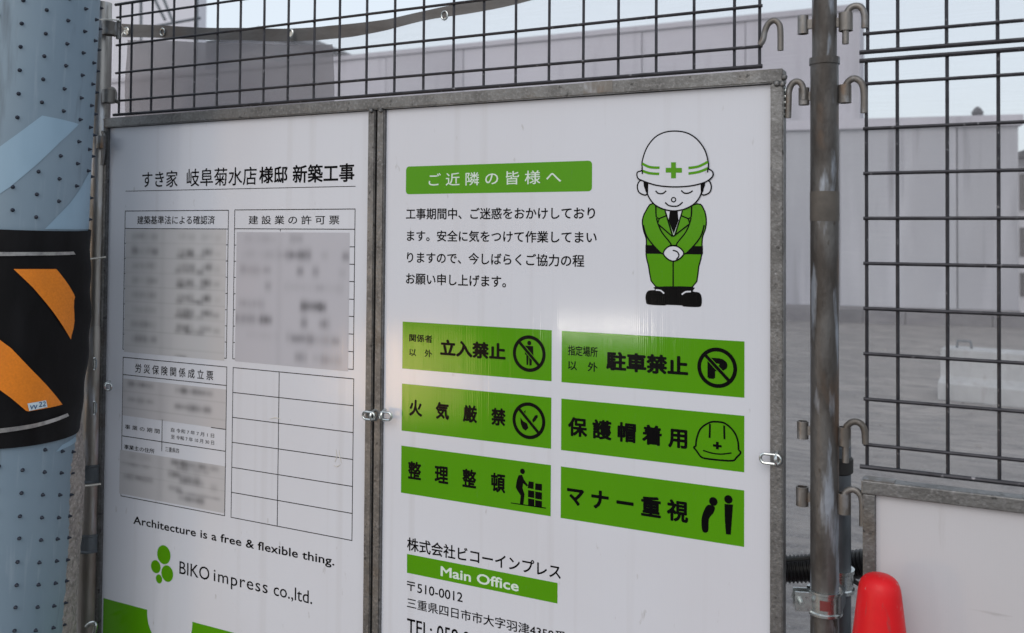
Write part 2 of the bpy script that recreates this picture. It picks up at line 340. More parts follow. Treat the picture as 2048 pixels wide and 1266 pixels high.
# loose stones and crumbs on the yard surface
m = MB()
for i in range(320):
    x = random.uniform(-1, 5); y = random.uniform(.6, 11); q = random.uniform(.006, .022)*(1+(random.random() < .06)*1.5); a = random.uniform(0, 3)
    ring = [(x+q*math.cos(a+t)*random.uniform(.7, 1.2), y+q*math.sin(a+t)*random.uniform(.7, 1.2), 0) for t in (0, 1.26, 2.5, 3.8, 5)]
    m.add(ring+[(x, y, q*random.uniform(.5, .9))], [(k, (k+1) % 5, 5) for k in range(5)])
o = obj('loose_stones', m.mesh(), M['asphalt']); tag(o, 'loose stones and crumbs scattered on the yard surface', 'stones', kind='stuff')

# ================================================================== TRANSLUCENT SHEET behind the fence
YS = .22
hemtop = [(228, 47), (320, 52), (440, 55), (540, 56), (640, 56), (700, 51), (780, 40), (860, 23), (930, 5), (1060, -40), (1250, -110)]
hembot = [(228, 74), (320, 77), (440, 79), (540, 81), (640, 82), (700, 77), (780, 62), (860, 43), (930, 29), (1060, -2), (1250, -75)]
HT = [onY(x, y, YS) for x, y in hemtop]; HB = [onY(x, y, YS) for x, y in hembot]
def interp(P, X):
    if X <= P[0].x: return P[0].z
    for a, b in zip(P, P[1:]):
        if X <= b.x: return a.z+(b.z-a.z)*(X-a.x)/(b.x-a.x)
    return P[-1].z+(X-P[-1].x)*.02
def wrinkle(X, z): return .010*math.sin(X*7+z*3)+.006*math.sin(X*19-z*11)+.004*math.sin(z*23+X*5)
sh = empty('tarpaulin_sheet', (0, YS, 0), 'thin translucent sheet with a grey eyeleted hem hanging behind the fence', 'tarpaulin')
def sheetmesh(x0, x1, top, bot, nx, nz, dy=0):
    m = MB(); v = []; f = []
    for i in range(nx+1):
        X = x0+(x1-x0)*i/nx; zt = top(X); zb = bot(X)
        for j in range(nz+1):
            z = zb+(zt-zb)*j/nz; v.append((X, YS+dy+wrinkle(X, z), z))
    for i in range(nx):
        for j in range(nz): k = i*(nz+1)+j; f.append((k, k+nz+1, k+nz+2, k+1))
    return m.add(v, f).mesh()
xl = HT[0].x
part('sheet', sheetmesh(xl, 3.2, lambda X: interp(HB, X)+.002, lambda X: .02, 160, 60), M['sheet'], sh, True)
part('hem', sheetmesh(xl, 3.2, lambda X: interp(HT, X), lambda X: interp(HB, X), 120, 3, -.002), M['hem'], sh, True)
xd = onY(645, 90, YS).x
part('sheet_overlap', sheetmesh(xl, xd, lambda X: interp(HB, X)+.001-.02*max(0, (X-xd+.12)), lambda X: .02, 60, 40, .05), M['sheet2'], sh, True, 'darker double layer of the sheet on the left')
for (x, y) in ((253, 62), (325, 64), (581, 67), (889, 31)):
    c = onY(x, y, YS-.012); m = MB()
    m.tube([c+Vector((.0085*math.cos(t), 0, .0105*math.sin(t))) for t in [2*math.pi*i/16 for i in range(16)]], .0022, 6, True)
    part('eyelet', m.mesh(), M['bright'], sh, True)
    m = MB(); m.add([c+Vector((.0085*math.cos(t), .003, .0105*math.sin(t))) for t in [2*math.pi*i/16 for i in range(16)]], [tuple(range(16))[::-1]]); part('eyelet_sky_disc', m.mesh(), M['string'], sh)  # white disc stands in for bright sky seen through the eyelet
m = MB(); m.tube(smoothcurve([onY(238, 40, .1), onY(246, 55, .18), onY(253, 60, .2), onY(243, 70, .16), onY(240, 100, .1)]), .0016, 6)
part('tie_cord', m.mesh(), M['string'], sh, True)

# ================================================================== WIRE MESH PANELS
WR = .0030
def wirepanel(name, x0, x1, cols, rows, ypl, label, hooks):
    e = empty(name, (x0, ypl, rows[0]), label, 'mesh panel', 'welded wire mesh fence panels')
    z0, z1 = rows[0], rows[-1]
    mv = MB(); mv.tube([(0, 0, z0), (0, 0, z1)], WR, 8); mv = mv.mesh('wire_v'); mv.transform(Matrix.Translation((0, 0, -z0)))
    mh = MB(); mh.tube([(x0-.006, 0, 0), (x1+.006, 0, 0)], WR*1.05, 8); mh = mh.mesh('wire_h'); mh.transform(Matrix.Translation((-x0, 0, 0)))
    me_ = MB(); me_.tube([(x0-.012, 0, 0), (x1+.006, 0, 0)], WR*1.35, 8); me_ = me_.mesh('edge_rod'); me_.transform(Matrix.Translation((-x0, 0, 0)))
    for X in [x0]+cols+[x1]:
        o = obj('wire', mv, M['wire'], e, True); o.location = (X-x0+random.uniform(-.0012, .0012), WR*1.0, 0); o.rotation_euler = (0, random.uniform(-.0016, .0016), 0)
    for i, z in enumerate(rows):
        edge = i in (0, len(rows)-1)
        o = obj('edge_rod' if edge else 'wire', me_ if edge else mh, M['wire'], e, True); o.location = (0, -WR*1.0, z-z0)
    kn = MB()
    for X in [x0]+cols+[x1]:
        for z in rows:
            q = random.uniform(.0026, .0042); kn.lathe((X, 0, z-q/2), [(0, -q*.4), (q, 0), (q*1.05, q*.6), (0, q*1.3)], 6)
    part('weld_knot', kn.mesh(), M['wire'], e, True)['kind'] = 'stuff'
    for pts, r in hooks:
        m = MB(); m.tube(smoothcurve(pts), r, 10); part('hook', m.mesh(), M['steel'], e, True)
    return e
def pxs(Y, *p): return [onY(x, y, Y) for x, y in p]
rows = [1.665, 1.702, 1.777, 1.852, 1.927, 1.962]
wirepanel('wire_mesh_panel', -.845, .854, [-.799+.07646*i for i in range(22)], rows, .0,
          'rusty dark wire mesh panel directly above the white notice board', [
          (pxs(-.004, (1519, 90), (1526, 80), (1530, 62), (1537, 47), (1549, 41), (1559, 50), (1561, 70), (1561, 101)), .0056),
          (pxs(-.012, (236, 204), (231, 200), (230, 184), (224, 177), (217, 180), (214, 190), (214, 205)), .0052),
          (pxs(-.012, (238, 42), (236, 50), (236, 78)), .0052)])
rows = [.953, .992]+[.992+.0785*i for i in range(1, 9)]+[1.661]
wirepanel('wire_mesh_panel', 1.0405, 2.80, [1.090+.0772*i for i in range(22)], rows, .0,
          'tall wire mesh panel right of the pipe post above the plain white board', [
          (pxs(-.004, (1728, 226), (1728, 185), (1722, 165), (1709, 157), (1697, 163), (1691, 176), (1691, 198)), .0060),
          (pxs(-.004, (1731, 888), (1729, 862), (1722, 848), (1709, 843), (1697, 849), (1692, 862), (1691, 925)), .0058)])
rows = [1.676, 1.708]+[1.708+.0785*i for i in range(1, 4)]+[1.975]
wirepanel('wire_mesh_panel', 1.0405, 2.80, [1.090+.0772*i for i in range(22)], rows, .0,
          'upper wire mesh panel at top right, only its bottom edge in the picture', [
          (pxs(-.004, (1729, 56), (1729, 30), (1722, 15), (1709, 12), (1697, 20), (1692, 40), (1691, 88)), .0058)])

# ================================================================== POSTS
def onaxis(x, y, Y=0.0): return onY(x, y, Y)
def socket(par, x0, x1, y0, y1, Y, px, r=None, py=0.0):
    a = onY((x0+x1)/2, y0, Y); b = onY((x0+x1)/2, y1, Y); r = r or (onY(x1, y0, Y)-onY(x0, y0, Y)).length/2
    m = MB(); h_ = a.z-b.z
    m.lathe((a.x, a.y, b.z), [(r*.8, h_*.98), (r*.8, 0), (r, 0), (r, h_), (r*.8, h_), (r*.8, .001)], 20)
    part('socket', m.mesh(), M['steel'], par, True)
    s_ = 1 if px > a.x else -1
    m = MB(); m.box((min(a.x+s_*r*.7, px), a.y-.004, b.z+h_*.25), (max(a.x+s_*r*.7, px), a.y+.004, b.z+h_*.75)); part('socket_tab', m.mesh(), M['steel'], par)

PX, PY = .9690, .0
post = empty('pipe_post', (PX, PY, 0), 'weathered steel pipe post with hook sockets right of the notice board', 'fence post')
zj = onY(1650, 112, -.02).z
m = MB(); m.lathe((PX, PY, 0), [(.0243, 0), (.0243, zj-.47)]+[(.0243, zj-.45+.05*i) for i in range(10)]+[(.0262, zj-.012), (.0262, zj), (.0225, zj)], 40); part('lower_tube', m.mesh(), M['pipe'], post, True)
m = MB(); m.lathe((PX, PY, zj-.1), [(.0213, 0), (.0213, .7), (0, .7)], 32); part('upper_tube', m.mesh(), M['pipe'], post, True, 'smoother thinner tube slotted into the post top')
for y_ in (382, 442, 820):   # old tape bands left on the pipe
    pass
zt1, zt0 = onY(1648, 382, -.02).z, onY(1648, 442, -.02).z
m = MB(); m.lathe((PX, PY, zt0), [(.0243, 0), (.0250, 0), (.0250, zt1-zt0), (.0243, zt1-zt0)], 32); part('tape_band', m.mesh(), mat('old_tape', (.10, .09, .08), .6, .2, [(30, .4, .7, (.06, .055, .05))]), post, True)
for q in ((1595, 1617, 32, 68), (1677, 1706, 26, 62), (1597, 1619, 176, 210), (1676, 1703, 170, 206), (1594, 1617, 842, 877), (1676, 1702, 854, 891), (1592, 1617, 973, 1011), (1673, 1702, 986, 1027)):
    socket(post, *q, 0.0, PX, py=PY)
m = MB(); m.tube([(PX, PY, .03), (PX, PY, 0)], .06, 24); part('foot_plate', m.mesh(), M['pipe'], post)

bp_ = onY(1674, 1000, .062)
post2 = empty('pipe_post', (bp_.x, .062, 0), 'short dark galvanised pipe clamped close behind the right post', 'fence post')
zt = onY(1690, 892, .062).z
m = MB(); m.lathe((bp_.x, .062, 0), [(.0243, 0), (.0243, zt-.05), (.0243, zt), (.021, zt), (.021, zt-.03), (0, zt-.03)], 32); part('tube', m.mesh(), M['darkpipe'], post2, True)
m = MB(); m.lathe((bp_.x, .062, zt-.035), [(.0243, -.015), (.028, -.012), (.0285, .012), (.0243, .016)], 24); part('collar', m.mesh(), M['rubber'], post2, True)

def clamp(cx, cy, z0, z1, R, ang, name, label, scale=1.0, mm='bright', dark=None):
    """pressed steel pipe clamp: a half shell with rolled edges, ear plates, bolt, washer and nut at angle ang"""
    e = empty(name, (cx, cy, z0), label, 'pipe clamp', 'pipe clamps on the posts')
    h_ = z1-z0; m = MB()
    a0 = ang+.35; a1 = ang+2*math.pi-.35
    m.lathe((cx, cy, z0), [(R, 0), (R+.006, 0), (R+.006, .004), (R+.0032, .006), (R+.0032, h_-.006), (R+.006, h_-.004), (R+.006, h_), (R, h_)], 40, a0, a1)
    part('shell', m.mesh(), M[dark or mm], e, True)
    d = Vector((math.cos(ang), math.sin(ang), 0)); t = Vector((-d.y, d.x, 0)); c = Vector((cx, cy, z0))
    for s in (-1, 1):
        m = MB(); q0 = c+d*(R*.93)+t*s*R*.36; 
        P = [q0+t*s*.0, q0+d*.026*scale]; w2 = t*s*.0035
        v = []
        for p in (P[0], P[0]+w2, P[1]+w2, P[1]):
            v += [p+Vector((0, 0, .004)), p+Vector((0, 0, h_-.004))]
        m.add(v, [(0, 2, 3, 1), (2, 4, 5, 3), (4, 6, 7, 5), (6, 0, 1, 7), (0, 6, 4, 2), (1, 3, 5, 7)]); part('ear', m.mesh(), M[mm], e)
    bc = c+d*(R+.016*scale)+Vector((0, 0, h_*.5))
    m = MB(); m.tube([bc-t*.026, bc+t*.026], .0045, 12)
    for i in range(8): m.tube([bc+t*(.012+i*.0018), bc+t*(.0129+i*.0018)], .0052, 12)
    part('bolt', m.mesh(), M['bright'], e, True)
    m = MB(); m.tube([bc-t*.024, bc-t*.014], .0095, 6); part('nut', m.mesh(), M['bright'], e)
    m = MB(); m.tube([bc-t*.014, bc-t*.0125], .0115, 16); part('washer', m.mesh(), M['bright'], e)
    return e
za, zb_ = onY(1650, 1190, -.03).z, onY(1650, 1238, -.03).z
cl = clamp(PX, PY, zb_, za, .0245, math.radians(200), 'pipe_clamp', 'bright bolted clamp low on the right pipe post', 1.15, 'bright')
m = MB(); m.lathe((PX, PY, zb_+.012), [(.0279, 0), (.0283, 0), (.0283, za-zb_-.024), (.0279, za-zb_-.024)], 10, math.radians(262), math.radians(300)); part('red_mark', m.mesh(), M['redlabel'], cl)
m = MB(); m.lathe((bp_.x, .062, zb_+.02), [(.0247, 0), (.0305, 0), (.0305, .006), (.028, .008), (.028, za-zb_-.008), (.0305, za-zb_-.006), (.0305, za-zb_), (.0247, za-zb_)], 28); part('rear_shell', m.mesh(), M['bright'], cl, True)
m = MB(); q = onY(1678, 1215, .02); m.box((q.x-.011, -.012, zb_+.004), (q.x+.008, .05, za-.004)); part('hinge_block', bevel(m.mesh(), .002), M['darkpipe'], cl)

# left post (leans slightly)
LT = onY(205, 6, -.01); LB = onY(177, 1262, -.012); ax = (LT-LB)/(LT.z-LB.z)
def laxis(z): return LB+ax*(z-LB.z)
lp = empty('pipe_post', (laxis(0).x, laxis(0).y, 0), 'leaning steel pipe post between the wrapped utility pole and notice board', 'fence post')
def laxtube(z0, z1, prof, n=32):
    m = MB(); v = []
    for r, z in prof:
        c = laxis(z)
        v.append((c, r))
    mm = MB(); mm.tube([c for c, r in v], [r for c, r in v], n); return mm.mesh()
part('lower_tube', laxtube(0, 1.7, [(.0290, 0), (.0290, .55), (.0285, 1.05), (.0265, 1.10)]), M['leftpipe'], lp, True)
part('upper_tube', laxtube(0, 1.7, [(.0243, 1.09), (.0243, 1.4), (.0243, 1.68), (.0243, LT.z)]), M['leftpipe'], lp, True)
zz = onY(200, 240, -.03).z
part('collar', laxtube(0, 0, [(.0262, zz-.06), (.0262, zz)]), M['leftpipe'], lp, True)
zc = onY(205, 30, -.03).z
part('top_sleeve', laxtube(0, 0, [(.0262, zz+.004), (.0262, zc-.004)]), M['leftpipe'], lp, True)
def lsock(x0, x1, y0, y1, Y):
    a = onY((x0+x1)/2, y0, Y); b = onY((x0+x1)/2, y1, Y); r = (onY(x1, y0, Y)-onY(x0, y0, Y)).length/2
    m = MB(); h_ = a.z-b.z; m.lathe((a.x, a.y, b.z), [(r*.75, h_), (r*.75, 0), (r, 0), (r, h_), (r*.75, h_)], 16); part('socket', m.mesh(), M['steel'], lp, True)
lsock(210, 229, 44, 70, -.03); lsock(209, 226, 180, 206, -.03); lsock(196, 208, 272, 297, -.035)
for (y0, y1) in ((716, 739), (803, 829)):
    c = onY(189, (y0+y1)/2, -.0415); hh = (onY(189, y0, -.04).z-onY(189, y1, -.04).z)/2
    m = MB(); m.tube([c+Vector((.0045*math.cos(t), 0, max(-1, min(1, 1.4*math.sin(t)))*hh)) for t in [2*math.pi*i/16 for i in range(16)]], .0016, 6, True)
    m.box((c.x-.0008, c.y-.0005, c.z-hh*.7), (c.x+.0028, c.y+.006, c.z+hh*.7)); part('wedge_slot', m.mesh(), M['bright'], lp, True)
for (ya, yb, lab) in ((930, 966, 'bright clamp with two bolts on the left leaning post, the upper of two'), (1070, 1106, 'bright bolted clamp on the left leaning post, the lower of two')):
    z1 = onY(180, ya, -.03).z; z0 = onY(180, yb, -.03).z; c = laxis((z0+z1)/2)
    clamp(c.x, c.y, z0, z1, .0288, math.radians(196), 'pipe_clamp', lab, .8, 'bright', 'darkpipe')
# strings tied round the left post
def tie(name, pts, r, label):
    m = MB(); m.tube(smoothcurve(pts, 5), r, 8); me = m.mesh(); o = obj(name, me, M['string'], None, True); tag(o, label, 'string', 'white strings tied on the left post'); return o
tie('tie_string', pxs(-.045, (192, 38), (205, 39), (222, 39), (240, 41)), .0019, 'white string tied across the top of the left post')
tie('tie_string', pxs(-.046, (176, 520), (180, 518), (190, 517), (211, 514)), .0019, 'short white string on the left post beside the black wrap')
tie('tie_string', [onY(160, 967, -.046), onY(163, 971, -.050), onY(180, 971, -.05), onY(201, 968, -.045)], .0021, 'white string just under the upper clamp of the left post')
tie('tie_string', [onY(161, 974, -.06), onY(156, 985, -.065), onY(149, 998, -.07), onY(152, 1006, -.07), onY(159, 1012, -.065), onY(157, 1022, -.065), onY(147, 1042, -.07)], .0015, 'thin loose white string dangling between the pole and left post')
m = MB(); m.tube(smoothcurve(pxs(-.05, (186, 1272), (190, 1262), (192, 1250), (187, 1245), (180, 1247), (173, 1253))), .005, 10); part('hook', m.mesh(), M['bright'], lp, True)

# ================================================================== UTILITY POLE
pt = CAM+ray(45, 100)*2.2; pb = CAM+ray(-17, 1266)*2.2
axp = (pt-pb)/(pt.z-pb.z); P0 = pb-axp*pb.z
up_ = empty('utility_pole', P0, 'utility pole wrapped in dotted blue sheet with black and orange band', 'utility pole')
zax = axp.normalized(); xax = Vector((1, 0, 0)); yax = zax.cross(xax).normalized(); xax = yax.cross(zax)
rot = Matrix((xax, yax, zax)).transposed()
up_.rotation_euler = rot.to_euler(); RP = .162
def lp_(name, me, mm, smooth=True, label=None):
    o = obj(name, me, mm, up_, smooth)
    if label: o['label'] = label
    return o
inv = rot.transposed()
def cyl(x, y, r=RP):
    o_ = inv @ (CAM-P0); d = inv @ ray(x, y)
    a = d.x**2+d.y**2; b = 2*(o_.x*d.x+o_.y*d.y); c = o_.x**2+o_.y**2-r*r; q = b*b-4*a*c
    t = (-b-math.sqrt(q))/(2*a) if q > 0 else -b/(2*a)
    p = o_+d*t; return math.atan2(p.y, p.x), p.z
oc = inv @ (CAM-P0); phic = math.atan2(oc.y, oc.x)        # direction facing the photographer
zb0, zb1 = cyl(40, 893)[1], cyl(40, 460)[1]
m = MB(); m.lathe((0, 0, 0), [(RP, 0)]+[(RP, .1+i*.1) for i in range(int((zb0-.1)/.1)+1)]+[(RP, zb0+.02)], 64); lp_('blue_sheet', m.mesh(), M['bluesheet'])
m = MB(); m.lathe((0, 0, 0), [(RP, zb1-.02), (RP, zb1+.1), (RP, 2.2), (RP, 4.0)], 64); lp_('blue_sheet', m.mesh(), M['bluesheet'])
# black wrap: stiff, slightly bulging and creased
prof = []
m = MB(); v = []; f = []; nr, na = 30, 96
for i in range(nr+1):
    t = i/nr; z = zb0+(zb1-zb0)*t
    for j in range(na):
        a = 2*math.pi*j/na; da = (a-phic+math.pi) % (2*math.pi)-math.pi
        side = math.exp(-((da-1.25)/.35)**2)
        r = RP+.006+.013*math.sin(math.pi*t)**1.5*side+.0022*side*math.sin(9*t*math.pi+5*a)
        v.append((r*math.cos(a), r*math.sin(a), z))
for i in range(nr):
    for j in range(na): f.append((i*na+j, i*na+(j+1) % na, (i+1)*na+(j+1) % na, (i+1)*na+j))
m.add(v, f); lp_('black_wrap', m.mesh(), M['blackwrap'])
STR = []
def inside(P, a, z):
    c = False
    for (a0, z0), (a1, z1) in zip(P, P[1:]+P[:1]):
        if (z0 > z) != (z1 > z) and a < (a1-a0)*(z-z0)/(z1-z0)+a0: c = not c
    return c
def patch(name, px, r, mm, n=24, label=None, ext=None):
    P = [cyl(x, y, r) for x, y in px]; P = [((a-phic+math.pi) % (2*math.pi)-math.pi, z) for a, z in P]
    if ext: P = [(a+ext if (x <= 0) else a, z) for (a, z), (x, y) in zip(P, px)]
    lo = min(a for a, z in P); hi = max(a for a, z in P); v = []; f = []; cols = []
    for i in range(n+1):
        a = lo+(hi-lo)*(i/n)*.9998+1e-5; zs = []
        for (a0, z0), (a1, z1) in zip(P, P[1:]+P[:1]):
            if (a0-a)*(a1-a) < 0: zs.append(z0+(z1-z0)*(a-a0)/(a1-a0))
        if len(zs) < 2: cols.append(None); continue
        cols.append(len(v))
        for z in (min(zs), max(zs)): v.append((r*math.cos(a+phic), r*math.sin(a+phic), z))
    for c0, c1 in zip(cols, cols[1:]):
        if c0 is not None and c1 is not None: f.append((c0, c1, c1+1, c0+1))
    if name == 'pale_stripe': STR.append(P)
    mm_ = MB(); mm_.add(v, f); return lp_(name, mm_.mesh(), mm, True, label)
patch('pale_stripe', [(-60, 330), (0, 293), (40, 264), (84, 231), (120, 238), (158, 248), (120, 284), (70, 332), (20, 374), (-60, 430)], RP+.0009, M['lightstripe'], 40)
patch('pale_stripe', [(90, 458), (115, 432), (140, 406), (160, 378), (172, 356), (182, 336), (184, 458)], RP+.0009, M['lightstripe'], 30)
patch('pale_stripe', [(112, 904), (124, 890), (151, 872), (153, 882), (130, 896)], RP+.0009, M['lightstripe'], 16)
RO = RP+.0102
patch('orange_mark', [(27, 538), (70, 538), (113, 538), (136, 568), (150, 592), (151, 655), (149, 690), (140, 676), (105, 622), (65, 574)], RO, M['orange'], 40)
patch('orange_mark', [(-45, 640), (0, 680), (22, 696), (62, 738), (94, 771), (125, 809), (90, 817), (54, 823), (22, 796), (0, 780), (-45, 740)], RO, M['orange'], 40)
patch('steel_band', [(-90, 505), (0, 504), (60, 504), (150, 503), (151, 509), (60, 511), (0, 512), (-90, 513)], RO+.001, M['band'], 40)
patch('steel_band', [(-60, 864), (0, 857), (70, 847), (138, 825), (138, 832), (70, 855), (0, 866), (-60, 873)], RO+.001, M['band'], 40)
patch('sticker', [(55, 807), (94, 800), (95, 814), (57, 822)], RO+.0012, M['sticker'], 10)
# cone bumps in helical rows, coloured dark for their shading
SP, ST = .0515, math.radians(17.2)
a0_, z0_ = cyl(44, 47.5, RP); m = MB()
for k in range(-6, 7):
    a = a0_+k*ST
    if abs((a-phic+math.pi) % (2*math.pi)-math.pi) > 1.75: continue
    for i in range(-70, 12):
        z = z0_+i*SP-k*.0138+random.uniform(-.001, .001)
        if z < .05 or z > 2.3 or zb0-.008 < z < zb1+.008: continue
        aa = a+random.uniform(-.006, .006)
        if any(inside(P, (aa-phic+math.pi) % (2*math.pi)-math.pi, z) for P in STR): continue
        c = Vector((RP*math.cos(aa), RP*math.sin(aa), z)); n_ = Vector((math.cos(aa), math.sin(aa), 0)); t_ = Vector((-n_.y, n_.x, 0))
        ring = lambda r, h: [c+n_*h+t_*r*math.cos(q)+Vector((0, 0, r*math.sin(q))) for q in [2*math.pi*s/8 for s in range(8)]]
        v = ring(.0048, -.0005)+ring(.0036, .002)+ring(.0016, .0075)+[c+n_*.0085]
        f = [(s, (s+1) % 8, 8+(s+1) % 8, 8+s) for s in range(8)]+[(8+s, 8+(s+1) % 8, 16+(s+1) % 8, 16+s) for s in range(8)]+[(16+s, 16+(s+1) % 8, 24) for s in range(8)]
        m.add(v, f)
lp_('shaded_bump', m.mesh(), M['bump'])['kind'] = 'stuff'
# bare rough concrete showing beside the sheet
m = MB(); v = []; f = []; nr, na = 130, 120
dcam = Vector((math.cos(phic), math.sin(phic), 0)); lat = Vector((-dcam.y, dcam.x, 0))
if lat.dot(inv @ RT) < 0: lat = -lat
zt_, zl_ = cyl(100, 690)[1], cyl(100, 960)[1]
for i in range(nr+1):
    z = zt_*i/nr; sh_ = min(1, max(0, (zt_-z)/(zt_-zl_)))
    o2 = lat*(.012+.033*sh_)-dcam*.03
    for j in range(na):
        a = 2*math.pi*j/na; r = .139+random.uniform(-.0022, .0022)+.002*math.sin(17*z+3*a)
        v.append((r*math.cos(a)+o2.x, r*math.sin(a)+o2.y, z))
for i in range(nr):
    for j in range(na): f.append((i*na+j, i*na+(j+1) % na, (i+1)*na+(j+1) % na, (i+1)*na+j))
m.add(v, f); lp_('concrete_core', m.mesh(), M['concrete'], False, 'rough bare concrete showing beside the blue sheet')

# ================================================================== NOTICE BOARD
FY = -.016                      # front of the steel frame
PYF = -.006                     # face of the white sheets
board = empty('notice_board', (0, 0, .10), 'two white construction notices in a galvanised frame with green bands', 'notice board')
def rail(name, x0, x1, z0, z1, y0=FY, y1=.014, label=None):
    m = MB(); n = max(2, int(max(x1-x0, z1-z0)/.06)); me = m.box((x0, y0, z0), (x1, y1, z1)).mesh()
    bm = bmesh.new(); bm.from_mesh(me)
    bmesh.ops.bevel(bm, geom=list(bm.edges), offset=.0022, segments=2, affect='EDGES'); bm.to_mesh(me); bm.free()
    return part(name, me, M['frame'], board, False, label)
ZB = .10
rail('top_rail', -.9, .9, 1.6305, 1.6560, FY-.002, .016)
rail('stile', -.9, -.866, ZB, 1.630); rail('stile', -.0155, .0035, ZB, 1.630); rail('stile', .0095, .0285, ZB, 1.630); rail('stile', .877, .9, ZB, 1.630)
rail('bottom_rail', -.9, .9, ZB-.026, ZB-.0005, FY-.002, .016)
m = MB(); m.box((.0036, -.004, ZB), (.0094, .012, 1.629)); part('gap_shade_strip', m.mesh(), M['rubber'], board)  # black strip stands in for the shade inside the open gap
# worn strip of tape on the rail, weld beads
q0, q1 = onY(1168, 170, FY), onY(1226, 190, FY)
m = MB(); v = []; 
for i in range(9):
    X = q0.x+(q1.x-q0.x)*i/8; v += [(X, FY-.0026-.0006*random.random(), 1.634), (X, FY-.0028, 1.6565)]
m.add(v, [(2*i, 2*i+2, 2*i+3, 2*i+1) for i in range(8)]); part('tape_scrap', m.mesh(), M['steel'], board)
for (x, z) in ((.899, 1.6285), (.889, 1.6295), (.902, 1.64), (-.883, 1.629), (-.006, 1.629), (.02, 1.629)):
    m = MB(); m.lathe((x, FY-.001, z-.004), [(0, -.003), (.005, 0), (.006, .004), (.004, .008), (0, .010)], 10); part('weld', m.mesh(), M['frame'], board, True)
panL = None
def sheet(x0, x1):
    m = MB(); m.box((x0, PYF, ZB), (x1, .006, 1.629)); return part('sign_panel', m.mesh(), M['panel'], board)
panL = sheet(-.8655, -.0160); panR = sheet(.0290, .8765)
panL['label'] = 'left white sheet with permit tables and slogan'; panR['label'] = 'right white sheet with bowing worker and green notice bars'
# hooks of the board
for pts, r in ((pxs(-.006, (1576, 236), (1577, 205), (1578, 182), (1584, 168), (1593, 163), (1602, 167), (1607, 180), (1607, 200)), .0058),
               (pxs(-.02, (205, 330), (208, 300), (210, 276), (206, 265), (200, 266), (197, 280), (198, 296)), .0045)):
    m = MB(); m.tube(smoothcurve(pts), r, 10); part('hook', m.mesh(), M['steel'], board, True)
for i in range(5):
    c = onY(1571, 180+i*12, -.004); m = MB(); m.lathe((c.x, c.y, c.z-.004), [(0, -.003), (.004, 0), (.0045, .004), (.003, .007), (0, .009)], 8); part('weld', m.mesh(), M['bright'], board, True)
# oval latch links
def oval(c, w_, h_, r, rotz=0, tilt=0):
    P = []; n = 26
    for i in range(n):
        t = 2*math.pi*i/n; k = (w_-h_)/2
        x = math.cos(t)*h_/2+(k if math.cos(t) > 0 else -k); z = math.sin(t)*h_/2
        P.append(c+Vector((x*math.cos(rotz), x*math.sin(rotz)-.0, z+x*tilt)))
    m = MB(); m.tube(P, r, 8, True); return m
for (x, y, w_, sgn) in ((737.5, 831.5, .031, -1), (771, 832, .031, 1), (216, 773, .026, 1), (1541, 918, .036, -1)):
    c = onY(x, y, FY-.010); part('latch_link', oval(c, w_, .0165, .0028, 0, 0).mesh(), M['bright'], board, True)
    s = c+Vector((-sgn*w_*.33, 0, 0)); P = []
    for i in range(14):
        t = math.pi*i/13; P.append(Vector((s.x+.002*sgn, FY+.002-.017*math.sin(t), s.z+.0115*math.cos(t))))
    m = MB(); m.tube(P, .0030, 8); part('staple', m.mesh(), M['bright'], board, True)

# ------------------------------------------------------------------ printing helpers
LAY = {}
def lay(k): return PYF-.00015*k
def flat(polys, m, panel, name, k=1, label=None):
    """flat ink shapes, given as loops of (x, z) on the board"""
    mb = MB()
    for lp in polys:
        loop = [Vector((p[0], p[1], 0)) for p in lp]
        tri = tessellate_polygon([loop]); v = [(p.x, lay(k), p.y) for p in loop]
        f = []
        for t in tri:
            a, b, c = [loop[i] for i in t]; cr = (b.x-a.x)*(c.y-a.y)-(b.y-a.y)*(c.x-a.x)
            f.append(tuple(t) if cr > 0 else tuple(t)[::-1])
        mb.add(v, f)
    return part(name, mb.mesh(), m, panel, False, label)
def B(x, y): p = onY(x, y, PYF); return (p.x, p.z)
def quad(px): return [B(*p) for p in px]
def strokeloops(pts, w_, closed=False):
    """ribbon of width w_ (m) along (x,z) points, one loop per segment plus round joints"""
    out = []; P = list(pts)+([pts[0]] if closed else [])
    for a, b in zip(P, P[1:]):
        dx, dz = b[0]-a[0], b[1]-a[1]; l = math.hypot(dx, dz)
        if l < 1e-7: continue
        nx, nz = -dz/l*w_/2, dx/l*w_/2
        out.append([(a[0]+nx, a[1]+nz), (a[0]-nx, a[1]-nz), (b[0]-nx, b[1]-nz), (b[0]+nx, b[1]+nz)])
    return out
def ribbon(pts, w_, closed=False):
    """mitred ribbon without overlaps, as quads"""
    n = len(pts); L_ = []; R_ = []
    for i in range(n):
        a = pts[i-1] if (i > 0 or closed) else pts[i]; b = pts[(i+1) % n] if (i < n-1 or closed) else pts[i]
        dx, dz = b[0]-a[0], b[1]-a[1]; l = math.hypot(dx, dz) or 1
        nx, nz = -dz/l*w_/2, dx/l*w_/2
        L_.append((pts[i][0]+nx, pts[i][1]+nz)); R_.append((pts[i][0]-nx, pts[i][1]-nz))
    return [[L_[i], R_[i], R_[(i+1) % n], L_[(i+1) % n]] for i in range(n if closed else n-1)]
def quads(loops, m, panel, name, k=1, label=None):
    mb = MB()
    for q in loops:
        ar = sum(q[i][0]*q[(i+1) % len(q)][1]-q[(i+1) % len(q)][0]*q[i][1] for i in range(len(q)))
        v = [(p[0], lay(k), p[1]) for p in (q if ar > 0 else q[::-1])]; mb.add(v, [tuple(range(len(q)))])
    return part(name, mb.mesh(), m, panel, False, label)
